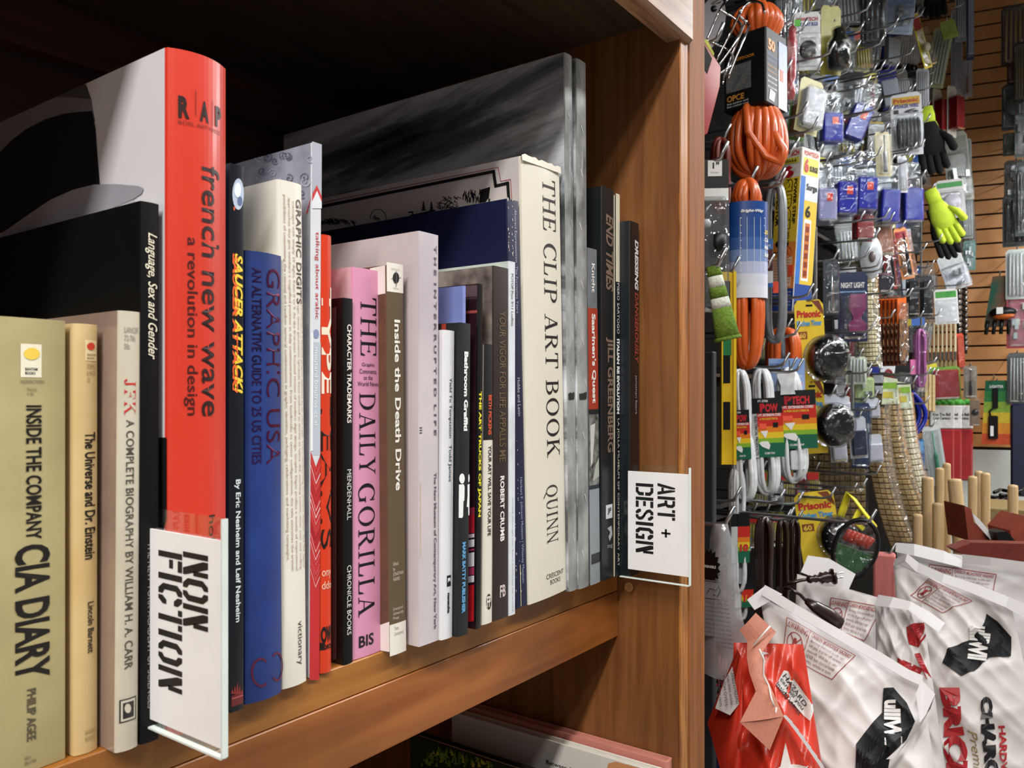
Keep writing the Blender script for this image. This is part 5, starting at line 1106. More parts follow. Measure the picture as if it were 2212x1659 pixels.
# ---- gloves
neon = M('cfe83c', .8, var=.08); bkn = M('0e0e10', .95, scale=200, bump=.3)
def glove(lab, px, py, k_s, psi, tl, Y, cuff, body, fing, cz=.3):
    m, k = fr(px, py, psi, Y=Y, tilt=tl); k *= k_s; r = thing('work_glove', lab, 'glove', m)
    b = B(); b.lathe([(13*k, -30*k), (14*k, -15*k), (12*k, 0)], cuff, sy=.5, n=16); b.build('cuff', r)
    b = B(); b.lathe([(6*k, -92*k), (21*k, -84*k), (23*k, -64*k), (19*k, -44*k), (13*k, -28*k)], body, sy=.5, n=18); b.build('palm', r)
    for i, (x, L) in enumerate(((-16, 34), (-6, 42), (5, 44), (15, 36))):
        b = B(); b.tube([(x*k, 0, -76*k), (x*1.12*k, -4*k, (-76-L*.55)*k), (x*1.2*k, -9*k, (-76-L)*k), (x*1.2*k, -11*k, (-80-L)*k)], 6.4*k, fing, 8, rf=lambda f: 1 if f < .7 else (.9 if f < .95 else .4)); b.build('finger', r)
    b = B(); b.tube([(16*k, 0, -50*k), (28*k, -6*k, -64*k), (33*k, -10*k, -84*k), (33*k, -10*k, -88*k)], 7*k, fing, 8, rf=lambda f: 1 if f < .9 else .5); b.build('thumb', r)
    return r
glove('black knit glove with a neon yellow cuff, drooping below the speaker wire', 1998, 232, 1.22, 10, -8, .58, neon, bkn, bkn)
glove('neon yellow and black work glove, right of the blue row', 2008, 410, 1.05, 8, -22, .575, neon, neon, neon)
glove('black glove just under the neon yellow one', 2012, 452, .95, 8, -20, .60, bkn, bkn, bkn)
glove('black gathered glove at the top edge above the clear packs', 2020, -75, .98, 8, 0, .58, bkn, bkn, bkn)
glove('neon yellow glove half hidden behind the drooping black glove', 1998, 218, .75, 60, -10, .62, neon, neon, neon)
# ---- speaker wire
pack('speaker_wire_pack', 'speaker wire coil in a clear box under a yellow and white card', 'blister pack', 1956, 200, 62, 136, 12, -2, .58, 'e2e2e4', 'coil', '3a3c40', d=30, df=(.38, .97), head=('e4b62c', .2), text=(('Prisonic', 'c43028'), ('SPEAKER WIRE', '5a5aa0'), ('16', '3a3a3a')))
# red blisters in a row
m, k = fr(2058, 185, 40, Y=.575); 
pack('red_lock_pack', 'red boxed item on a thin white card, %s of three on one hook', 'blister pack', 2056, 186, 30, 110, 55, 0, .575, 'e8e8dc', 'box', 'b01c24', d=24, df=(.22, .9), n=3, dy=.062, group='red boxed packs')
for (nm, lab, px, py, w, h, psi, tl, Y, cc_, kd, c2, hd, dd) in (
    ('slanted_card_pack', 'slanting yellow edged card with a clear bulb shaped blister near the top', 1975, 30, 26, 118, 50, -22, .58, 'e0d02c', 'ball', 'c8c0a0', ('b0383c', .3), 16),
    ('slat_pack', 'white slatted strips in clear wrap above the speaker wire', 1993, 148, 26, 88, 20, 0, .60, 'e8e8ec', 'rods', 'e8e8ec', None, 8),
    ('label_bag', 'large clear bag with a grey printed label right of the drooping black glove', 2060, 285, 50, 150, 15, -6, .58, 'a8a898', 'mix', 'b0b0a8', ('8c8c80', .5), 20),
    ('cotton_pack', 'clear pack of white cotton rounds with a green top, right of the neon glove', 2050, 388, 56, 84, 12, -4, .58, 'e0dcd8', 'ball', 'dcd6e0', ('2f9c3c', .2), 18),
    ('red_corner_pack', 'small white pack with a red corner behind the cotton rounds', 2068, 392, 30, 60, 12, -2, .61, 'c83038', 'box', 'd8d4d4', None, 10),
    ('foil_bag', 'crinkled clear bag with a red printed band under the neon gloves', 2048, 550, 50, 78, 15, -18, .58, 'd0d0d4', 'mix', 'b8b8c0', ('c8cccc', .5), 22),
    ('gift_bow_pack', 'white pack with a bright green top and printed lines above the paint brushes', 2042, 624, 46, 76, 12, -3, .585, 'e4e2e0', None, 'e0e0e0', ('3c9c34', .25), 6),
    ('grey_stick_pack', 'pale sticks in clear wrap with green strips, near the top right', 2040, 60, 40, 130, 20, 10, .60, 'c9d0a4', 'rods', 'e0e6dc', None, 12),
    ('lime_card_pack', 'plain lime green card hanging near the top right', 2045, 44, 30, 40, 20, -14, .575, 'b4c83c', None, 'b4c83c', None, 2),
    ('long_tube_pack', 'long clear tube pack right of the green sticks', 2066, 20, 22, 186, 15, 0, .58, 'd4d4dc', 'rods', 'b0a8b0', None, 14),
    ('brush_tube_pack', 'clear tube with a pale brown end below the long tubes', 2078, 146, 22, 70, 15, 0, .58, 'd8c8bc', 'box', 'c9a48c', None, 12),
    ('sewing_hoop_pack', 'black looped cord on a clear card below the long tubes', 2086, 200, 24, 110, 20, -6, .60, 'c8c8cc', 'ring', '17191a', None, 10),
    ('bottle_brush_pack', 'clear hanging pack of brown tools right of the neon gloves', 2085, 430, 30, 120, 20, -3, .575, 'a8a09c', 'rods', '8c6c58', None, 16),
    ('marker_pack', 'clear pack with a navy blue round item left of the far wall', 2090, 545, 22, 50, 15, 0, .59, 'b0b8b4', 'ball', '232c8c', None, 14),
    ('white_card_pack', 'pale blue and yellow glossy pack near the top, left of the slanting card', 1948, -10, 60, 84, 18, 6, .585, 'b8c8dc', 'mix', 'c8ccd0', ('8fb0d8', .3), 18),
    ('gloss_cylinder_pack', 'black glossy cylinders in clear blisters at the top', 1885, -20, 50, 120, 16, 0, .60, '20242c', 'cyls', '0c0c10', None, 22),
    ('green_strip_pack', 'clear pack with a green strip behind the red screwdriver', 1730, 205, 40, 100, 25, 8, .62, '6f9c4c', 'box', '9c6a3c', None, 14),
    ('yellow_tape_pack', 'yellow framed blister holding a dark block, left of the speaker wire', 1888, 262, 46, 84, 25, 4, .645, 'd8b83c', 'box', '4a483c', None, 16),
    ('steel_hook_pack', 'shiny metal hook pack on an orange edged card below the tilted blue one', 1905, 285, 34, 96, 30, -3, .585, 'd8cc9c', 'tool', steel, None, 14),
    ('white_slim_pack', 'very narrow tall white pack left of the drooping black glove', 1948, 336, 20, 80, 30, -2, .575, 'e8e8e8', 'rods', 'd8d8dc', None, 8),
    ('red_clip_pack', 'dark red clip in clear blister below the lavender box', 1862, 462, 44, 60, 25, 0, .60, '7c2024', 'box', 'a01820', None, 18),
    ('clear_fork_pack', 'long clear plastic pack with a yellow label, left of the night light', 1795, 560, 34, 120, 20, 0, .585, '3c4048', 'tool', chrome, None, 12),
    ('tan_header_pack', 'tan and white carded pack hanging below the row of blue boxes', 1905, 482, 40, 70, 25, -6, .61, 'c8b49c', 'box', 'b0785c', None, 10),
    ('pen_pack', 'pale green and white card with a cap, among the small clear boxes', 1850, 770, 44, 60, 20, 0, .62, 'cfd6bc', 'rods', 'c8ccc8', None, 10),
    ('water_tap_pack', 'clear pack with a navy back left of the front bead mats', 1862, 870, 36, 140, 20, 2, .60, '2a3a5c', 'mix', 'a8b0b8', None, 20),
    ('green_header_pack', 'small pack with a pale green header left of the bead mats', 1868, 815, 40, 60, 20, 0, .61, 'bccf8c', 'mix', 'c4ccc4', None, 10),
    ('blister_scissors_pack', 'red and green handled tool in a rounded blister under the paint brushes', 2040, 792, 60, 72, 12, -3, .59, '6f9c3c', 'box', 'a81c24', None, 14),
    ('red_box_slip', 'orange red slip case hanging right of the paint brushes', 2072, 720, 16, 80, 20, -3, .57, 'd8502c', 'box', 'd8502c', None, 6),
    ('blue_print_card', 'bright blue card with pale printed bars right of the front bead mat', 1985, 948, 20, 80, 10, -1, .575, '3a78b8', None, '3a78b8', ('7ab0dc', .4), 2),
    ('green_tube_pack', 'turquoise tube in a clear bag right of the blue card', 2010, 920, 36, 130, 14, -8, .57, 'c8ccc8', 'tool', '4a9c78', None, 14),
    ('potpourri_bag', 'clear bag of cream and grey pieces among the wooden handles', 2026, 1015, 30, 70, 12, -6, .565, 'b8b0a4', 'mix', 'd8cc9c', None, 18)):
    pack(nm, lab, 'blister pack' if 'bag' not in nm else 'bag', px, py, w, h, psi, tl, Y, cc_, kd, c2, d=dd, df=(.3 if hd else .06, .97), head=hd)
for (nm, lab, px, py, w, h, kd, c1, c2, t_) in (
    ('edge_pack', 'tall clear pack of white rods in the upper corner before the slatted wall', 2078, -30, 26, 120, 'rods', 'c8ccd8', 'e4e4ec', 4.0), ('edge_pack', 'navy edged clear pack beside the slatted wall at the very top', 2096, -20, 14, 150, 'box', '2c3468', 'a8acc8', 3.95),
    ('edge_pack', 'brown and clear pack beside the slatted wall above the looped cord', 2090, 130, 18, 80, 'tool', 'b8b4b8', '9c7058', 4.0), ('edge_pack', 'clear crinkled pack beside the slatted wall under the looped cord', 2084, 300, 26, 110, 'mix', 'a8a8a4', 'c8c4bc', 4.0),
    ('edge_pack', 'grey and green clear pack beside the slatted wall, level with the neon gloves', 2090, 425, 22, 90, 'rods', '98a094', 'c8ccd0', 4.0), ('edge_pack', 'teal topped clear pack beside the slatted wall above the socket rails', 2094, 520, 24, 64, 'mix', '4c7c70', 'c8d0d4', 3.95),
    ('edge_pack', 'small black hanging clip pack beside the red sleeve packs', 2106, 860, 20, 60, 'ball', '8c6c4c', '101012', 3.95), ('edge_pack', 'dark bronze rods in clear wrap, right edge below the top corner', 2207, 90, 30, 130, 'rods', '3c3430', 'a08c58', 3.85),
    ('edge_pack', 'clear pale bowl pack on the right edge, level with the neon cuff', 2208, 190, 28, 150, 'mix', '505450', '9ca4a4', 3.85), ('edge_pack', 'dark green glass pack on the right edge beside the dark bottles', 2208, 350, 26, 160, 'cyls', '243430', '1c2c28', 3.85)):
    pack(nm, lab, 'blister pack', px, py, w, h, 8, 0, .6, c1, kd, c2, d=9, df=(.06, .97), t=t_, group='packs along the slatted wall')
# small clear switch packs
for (lab, px, py, w, h) in (('white switch in a small clear box, top left of the small boxes', 1790, 852, 34, 56), ('white switch in a small clear box, right of the top left one', 1818, 856, 32, 44), ('white switch in a small clear box, below the top left one', 1808, 925, 34, 74), ('pale switch in a small clear box beside the bead mats, upper', 1882, 860, 30, 44), ('pale switch in a small clear box beside the bead mats, lower', 1886, 938, 34, 62), ('navy and clear small boxed pack between the switches', 1850, 900, 36, 90)):
    pack('switch_pack', lab, 'blister pack', px, py, w, h, 15, -4, .585, 'c8ccd4', 'box', '2c3450' if 'navy' in lab else 'dcdce6', d=14, df=(.3, .95), group='small clear boxed switches')
# clothes sticks, pink cable, hose
m, k = fr(1988, 712, 25, Y=.575); r = thing('pink_cable', 'pink cable coil in a long clear oval pack', 'cable', m); b = B(); hank(b, 24*k, 124*k, 3*k, 4, M('c873b4', .35, coat=.3), .7, 60, 5); b.build('cable_coil', r); b = B(); b.rbox(-17*k, 17*k, -12*k, 8*k, -134*k, 0, clr, 8*k); b.build('clear_blister', r)
b = B(); b.rbox(-24*k, -12*k, -6*k, 0, -100*k, -65*k, M('e87ab0', .4), 1*k); b.build('pink_plug', r)
m, k = fr(1985, 842, 20, Y=.58); r = thing('blue_hose', 'dark blue hose coil beside a black strap, right of the bead mats', 'hose', m); b = B(); b.tube([(-16*k+28*k*math.sin(a/14*PI), -4*k, -4*k-100*k*a/14) for a in range(15)], 5*k, M('1a2c9c', .25, coat=.6), 8); b.tube([(-20*k+22*k*math.sin(a/14*PI), 2*k, -8*k-90*k*a/14) for a in range(15)], 5*k, M('1a2c9c', .25, coat=.6), 8); b.build('hose_coil', r)
b = B(); b.box(-26*k, -14*k, -3*k, 3*k, -110*k, 0, black); b.build('black_strap', r)
for i in range(3):
    m, k = fr(2000+i*8, 806+i*2, 20, Y=.585); b = B(); b.rbox(-3.4*k, 3.4*k, -3*k, 3*k, -80*k, 0, M('cdb07c', .6), 1*k); o = b.build('wooden_stick'); o.matrix_world = m; tag(o, 'short pale wooden stick hanging below the brushes, %s from the left' % ORD[i].replace('front', 'first'), 'stick', 'short wooden sticks')
for i, (px, y0, y1) in enumerate(((2094, 48, 178), (2086, 52, 150))):
    m, k = fr(px, y0, 20, Y=.57, tilt=-4); b = B(); b.rbox(-4*k, 4*k, -3*k, 3*k, -(y1-y0)*k, 0, M('d6bd8a', .6), 1*k); o = b.build('wooden_spoon_handle'); o.matrix_world = m; tag(o, ('light wooden handle nearest the slatted wall, upper right', 'light wooden handle second from the slatted wall, upper right')[i], 'handle')
# red plush packs
for i, (px, Y, lab) in enumerate(((2074, .57, 'rightmost of three red and white hanging sleeve packs with green tops'), (2050, .59, 'middle of three red and white hanging sleeve packs with green tops'), (2034, .61, 'leftmost of three red and white hanging sleeve packs with green tops'))):
    m, k = fr(px, 862, 12, Y=Y); r = thing('red_sleeve_pack', lab, 'pack', m, 'red sleeve packs'); b = B(); b.rbox(-24*k, 24*k, -7*k, 7*k, -176*k, -64*k, M('a8242a', .3, coat=.5, scale=8, var=.2), 4*k); b.build('red_sleeve', r)
    b = B(); b.rbox(-24*k, 24*k, -6*k, 6*k, -64*k, -14*k, M('dcdad8', .4), 2*k); b.build('white_label', r); b = B(); txt(b, 'Kiss The Ball', black, -18*k, -36*k, 34*k, 6*k, -6.6*k); txt(b, 'Cold Ceramic', black, -18*k, -44*k, 34*k, 6*k, -6.6*k); b.build('label_print', r)
    b = B()
    for q in range(7): b.ball(((-20+q*6.5)*k, 0, (-8+3*(q % 2))*k), 7*k, M('4caa3c', .6), (1, .6, .8), 8)
    b.build('green_top', r)
# socket sets
for i, (px, Y) in enumerate(((2070, .59), (2084, .58), (2098, .57), (2112, .56))):
    m, k = fr(px, 590+i*4, 20, Y=Y); r = thing('socket_set', 'rail of chrome sockets on black backing, %s from the left' % ORD[i].replace('front', 'first'), 'socket set', m, 'hanging socket rails'); b = B(); b.box(-7*k, 7*k, 0, 3*k, -170*k, 0, M('16161a', .4)); b.build('black_rail', r); b = B()
    for q in range(12): b.lathe([(3.4*k, 0), (4.6*k, -3*k), (4.6*k, -9*k)], chrome, c=(0, 0, (-26-q*12)*k), axis='y', n=10)
    b.build('chrome_sockets', r)
# yellow strap and oval bag over the charcoal
m, k = fr(1835, 1062, 0, Y=.56); r = thing('yellow_strap', 'folded bright yellow strap hanging right of the lowest timer', 'strap', m); b = B()
b.tube([(-22*k, 0, -70*k), (-12*k, -2*k, -36*k), (-2*k, 0, -4*k), (10*k, -4*k, -16*k), (30*k, -8*k, -44*k), (52*k, -4*k, -72*k)], 11*k, M('eadb2c', .5, var=.04), 8, flat=.3); b.tube([(20*k, -6*k, -40*k), (8*k, -10*k, -60*k), (28*k, -10*k, -78*k)], 9*k, M('eadb2c', .5, var=.04), 8, flat=.4); b.build('strap_loop', r)
m, k = fr(1868, 1128, 0, t=1.5, tilt=18); r = thing('garden_tool_pack', 'black-rimmed oval pack with red and green contents behind the lowest timer', 'pack', m)
b = B(); b.tube([(42*k*math.cos(a/12*PI), 0, -62*k+66*k*math.sin(a/12*PI)) for a in range(24)], 5*k, black, 8, closed=True); b.build('black_rim', r)
b = B()
for i in range(6): b.tube([((-26+i*9)*k, 6*k, -52*k), ((-20+i*9)*k, 2*k, -28*k)], 7*k, M('d8442c', .4, coat=.3), 8)
b.build('red_pieces', r); b = B(); b.prism([(36*k*math.cos(a/12*PI), -64*k+56*k*math.sin(a/12*PI)) for a in range(12, 25)], 8*k, 12*k, M('2f6a38', .5)); b.build('green_card', r)
b = B(); b.prism([(40*k*math.cos(a/12*PI), -62*k+62*k*math.sin(a/12*PI)) for a in range(24)], -8*k, -7*k, clr); b.build('clear_front', r)
m, k = fr(1915, 1195, 0, t=1.9); b = B(); b.rbox(-26*k, 18*k, -.02, .02, -130*k, 0, M('c8706a', .6, var=.2, scale=40, sc3=(30, 1, .2)), .004); o = b.build('pink_fringe_pack'); o.matrix_world = m; tag(o, 'salmon pink ribbed packet between the oval pack and the bags', 'pack')
# ---------------------------------------------------------------- far wall goods
def far(px, py, t, psi=0): return fr(px, py, psi, t=t)
m, k = far(2154, 822, 4.0, -6); r = thing('lighter_pack', 'green to orange card with a long black gas lighter, on the slatted wall', 'lighter', m)
b = B(); n = 6
for i, c_ in enumerate(('14603c', '2c7a3c', '8aa83c', 'd0b434', 'd88a2c', 'c8502c')):
    z1, z0 = -i*23*k, -(i+1)*23*k; w0, w1 = (22+i*1.3)*k, (22+(i+1)*1.3)*k; b.prism([(-w0, z1), (w0, z1), (w1, z0), (-w1, z0)], 0, .004, M(c_, .4))
b.build('backing_card', r); b = B(); b.rbox(-8*k, 2*k, -5*k, 0, -60*k, -16*k, black, 1*k); b.rbox(-16*k, 2*k, -6*k, 0, -126*k, -76*k, black, 2*k); b.tube([(-12*k, -2*k, -80*k), (-14*k, -2*k, -66*k), (-2*k, -2*k, -56*k)], 2*k, black, 6); b.box(-12*k, -6*k, -7*k, -6*k, -120*k, -98*k, white); b.build('black_lighter', r)
b = B(); txt(b, 'LIGHTER', white, -14*k, -16*k, 26*k, 6*k, -.002); b.build('card_print', r)
m, k = far(2160, 596, 4.0, -6); r = thing('headlamp_pack', 'dark green card holding a black and orange capped tool, above the lighter card', 'pack', m)
b = B(); b.prism([(-14*k, 0), (20*k, 0), (26*k, -110*k), (-30*k, -110*k)], 0, .004, M('1c5040', .4, var=.1, scale=6, col2='b0502c')); b.build('backing_card', r); b = B(); b.ball((6*k, -8*k, -80*k), 20*k, black, (1.3, .7, .6)); b.ball((8*k, -8*k, -86*k), 18*k, M('e0702c', .4), (1.2, .7, .5)); b.box(-4*k, 8*k, -24*k, -22*k, -84*k, -70*k, white); b.build('cap', r)
b = B()
for q in range(4): b.tube([((-22+q*13)*k, -4*k, -96*k), ((-26+q*14)*k, -4*k, -126*k)], 4*k, black, 6)
b.build('prongs', r)
m, k = far(2188, 872, 4.05); r = thing('strainer', 'mesh strainer with a pink rim behind the lighter card', 'strainer', m); b = B(); b.tube([(20*k*math.copysign(abs(math.cos(a))**.5, math.cos(a)), 0, -32*k+30*k*math.copysign(abs(math.sin(a))**.5, math.sin(a))) for a in [i*PI/12 for i in range(24)]], 2*k, M('d8408c', .4), 6, closed=True); b.build('pink_rim', r); b = B(); b.box(-18*k, 18*k, .002, .004, -58*k, -6*k, clr2); b.build('mesh_bowl', r)
for (nm, lab, px, py, w, h, kd, c1, c2) in (('drill_bit_pack', 'tall clear pack of brass coloured rods at the top right corner', 2196, 10, 42, 130, 'rods', '4a3c38', 'b89c5c'), ('red_comb_pack', 'clear pack with dark red ribs, right edge near the top', 2200, 118, 30, 64, 'rods', '5c3034', '8c3038'),
    ('glass_pack', 'grey clear pack on the right edge below the red ribs', 2196, 180, 40, 100, 'ball', '3c4444', '8c9898'), ('leaf_pack', 'clear pack with a green leaf shape, right edge', 2198, 285, 40, 50, 'tool', '3c463c', '3c8c3c'), ('brown_pack', 'clear pack with brown grey contents, right edge', 2198, 345, 36, 90, 'mix', '5c5044', '8c8478'),
    ('dark_bottle_pack', 'clear pack of dark bottles, right edge beside the slatted wall', 2196, 418, 38, 115, 'cyls', '23302c', '1c2420'), ('white_green_pack', 'tall clear pack with a white and green card, right edge above the lighter', 2200, 538, 34, 108, 'rods', 'c8d0c8', 'dcdcdc'), ('magenta_card_pack', 'red card with yellow and grey letters, right edge beside the capped tool', 2206, 640, 40, 112, 'mix', 'a83040', 'c8c8c0'),
    ('curved_wire_pack', 'grey curved rods hanging on the right edge above the strainer', 2200, 762, 30, 110, 'rods', '4a4c4c', 'a8aca8'), ('far_small_pack', 'small clear pack with a dark strap on the slatted wall by the red packs', 2096, 790, 26, 70, 'tool', '8c7c68', '1c1c1c')):
    pack(nm, lab, 'blister pack', px-(3 if px > 2100 else 0), py, w*(1.25 if px > 2100 else 1), h, 6, 0, .6, c1, kd, c2, d=12, df=(.06, .96), t=3.95 if px > 2100 else 3.7)
m, k = far(2204, 872, 3.95); b = B(); b.rbox(-18*k, 30*k, -.02, .03, -200*k, 0, M('181c38', .5), .01); o = b.build('navy_roll'); o.matrix_world = m; tag(o, 'dark navy upright roll at the right edge beside the white wall panel', 'roll')
# hook tips for the far wall
for (px, py, lab) in ((2147, 815, 'small wire hook on the slatted wall above the lighter card'), (2160, 590, 'small wire hook on the slatted wall above the capped tool')):
    m, k = far(px, py, 3.98); b = B(); b.tube([(0, .3, 0), (0, 0, 0), (0, -.01, .01)], .003, steel, 6); o = b.build('peg_hook'); o.matrix_world = m; tag(o, lab, 'hook')
# ---------------------------------------------------------------- background filler rows
protos = []
kinds = [('cyls', '0a0b0e', '121318', 'black cylinders', 'black'), ('rods', '6c6a1c', 'a89a1c', 'olive rods', 'yellow'), ('box', '1c2c8c', 'd0d4dc', 'a pale block', 'blue'), ('tool', None, '9c1820', 'a red tool', 'clear'), ('mix', '0e1014', 'c8ccd0', 'small metal parts', 'dark'), ('ball', None, '0c0c0e', 'a round black item', 'see-through'),
         ('rods', None, 'e8e8ec', 'white rods', 'transparent'), ('ring', '2a1f12', '7c1c18', 'a coiled red cord', 'brown')]
for i, (kd, c1, c2, w1_, w2_) in enumerate(kinds): protos.append((kd, c1, c2, w1_, w2_))
R_ = random.Random(21)
PR = {}
def filler(px, py, kd_i, w, h, psi, tl, Y, lab):
    kd, c1, c2, a1, a2 = protos[kd_i]; key = kd_i
    m, k = fr(px, py, psi, Y=Y, tilt=tl); S = Matrix.Diagonal((w*k, w*k, h*k, 1))
    if key not in PR:
        r = thing('hanging_pack', lab, 'blister pack', m @ S, 'background blister packs')
        Q = random.Random(kd_i)
        b = B(); card(b, 1, 1, M(c1, .4) if c1 else clr2, th=.02); b.build('backing_card', r)
        if kd_i % 2: b = B(); b.box(-.42, .42, -.02, -.004, -.3, -.08, M(('c8302c', 'd8cc3c', '3c68b8', 'e0e0e4')[(kd_i//2) % 4], .4)); b.build('header_print', r)
        b = B(); content(b, kd, c2, 1, 1, -.3, -.97, .45, Q); b.build('packed_item', r)
        b = B(); dome(b, -.44, .44, -.97, -.3, .46, clr if kd_i % 2 else clr2, .06); b.build('clear_blister', r)
        PR[key] = r; return r
    return dup(PR[key], m @ S, lab)
posn = {0: 'top edge', 1: 'first row down', 2: 'second row down', 3: 'third row down', 4: 'fourth row down', 5: 'fifth row down', 6: 'sixth row down', 7: 'seventh row down', 8: 'eighth row down'}
cnt = 0
for j, py in enumerate((-40, 60, 150, 240, 330, 470, 570, 680, 780)):
    nx = 13
    for i in range(nx):
        px = 1700+i*31+R_.uniform(-6, 6)
        if j > 4 and (px < 1800): continue
        Y = .67+R_.uniform(0, .02); t = tY(px, Y); sc = 1.9/t
        if t > 4: continue
        kd = R_.choice([0, 1, 2, 3, 4, 5, 6, 6, 1, 4]) if j < 4 else R_.choice([2, 4, 5, 3, 7, 6])
        lab = '%s card with %s, %s, number %s from the left' % (protos[kd][4], protos[kd][3], posn[j], ('one', 'two', 'three', 'four', 'five', 'six', 'seven', 'eight', 'nine', 'ten', 'eleven', 'twelve', 'thirteen')[i])
        filler(px, py, kd, 62*sc, 118*sc**.6, R_.uniform(5, 45), R_.uniform(-10, 10), Y, lab)
        if (i+j) % 2 == 0: hook(px+14, py+6, 'grey wire hook over the %s card, %s, place %d from the left' % (protos[kd][4], posn[j], i+1), Y=Y-.12)
# low rows behind the cords and timers
low_n = ('leftmost', 'second', 'third', 'fourth', 'fifth', 'sixth', 'seventh', 'eighth', 'ninth')
for j, (py, x0, n_) in enumerate(((1015, 1640, 8), (1105, 1620, 7), (700, 1650, 5))):
    for i in range(n_):
        px = x0+i*29; Y = .735; t = tY(px, Y)
        kd = (1, 4, 1, 7, 1, 0, 4, 1, 7)[(i+j*2) % 9]
        filler(px, py, kd, 44*1.9/t, 84*(1.9/t)**.6, 20+3*i, (-1)**i*3, Y, '%s %s card with %s, %s' % (low_n[i], protos[kd][4], protos[kd][3], ('dim row below the white cords', 'dim row by the brown cords', 'dim row behind the grey cord')[j]))
# ================================================================ dowels, box, dark things
wd = M('c2a274', .6, var=.12, scale=20, sc3=(6, 6, .5)); 
for (px, y0, wpx, t, tl, lab) in ((2004, 1030, 12, 2.5, 0, 'round wooden handle nearest the bead mats, standing in the box'), (2030, 1010, 9, 2.6, 0, 'thin wooden handle second from the bead mats'), (2026, 1086, 11, 2.4, 0, 'short wooden handle low in front of the thin one'), (2045, 1000, 8, 2.6, 0, 'tall thin wooden handle left of the grooved one'), (2062, 1034, 14, 2.4, -4, 'thick wooden handle with a rounded grooved end'),
    (2101, 1028, 9, 2.7, 0, 'wooden handle left of the rounded tall one by the white panel'), (2114, 1017, 8, 2.8, 0, 'rounded tall wooden handle against the white panel'), (2129, 1021, 9, 2.7, 0, 'wooden handle right of the rounded tall one'), (2188, 1047, 10, 2.6, 0, 'lone wooden handle at the right in front of the cardboard box'), (1982, 1110, 10, 2.4, 0, 'low wooden handle just under the bead mats')):
    m, k = fr(px, y0, 0, t=t, tilt=tl); b = B(); w_ = wpx*k; b.lathe([(w_, -1.25), (w_, -6*k), (w_*.9, -1.5*k), (w_*.3, 0)], wd, n=18); o = b.build('wooden_dowel'); o.matrix_world = m; tag(o, lab.replace('handle', 'dowel'), 'dowel', 'wooden dowels')
m, k = fr(2165, 1098, 0, t=2.9); b = B(); b.rbox(-40*k, 60*k, 0, .3, -1.2+.0, 0, M('8a7448', .7), .004); o = b.build('cardboard_box'); o.matrix_world = m; tag(o, 'brown cardboard box behind the wooden handles', 'box')
m, k = fr(2178, 1056, 0, t=3.2); b = B(); Q = random.Random(4)
for i in range(26): x, z = Q.uniform(-46, 40)*k, Q.uniform(-50, -4)*k; b.tube([(x, Q.uniform(0, .1), z), (x+Q.uniform(10, 40)*k, Q.uniform(0, .1), z+Q.uniform(-8, 10)*k)], 4*k, black, 6)
o = b.build('black_tools'); o.matrix_world = m; tag(o, 'jumble of black metal tools lying behind the cardboard box', 'tool', kind='stuff')
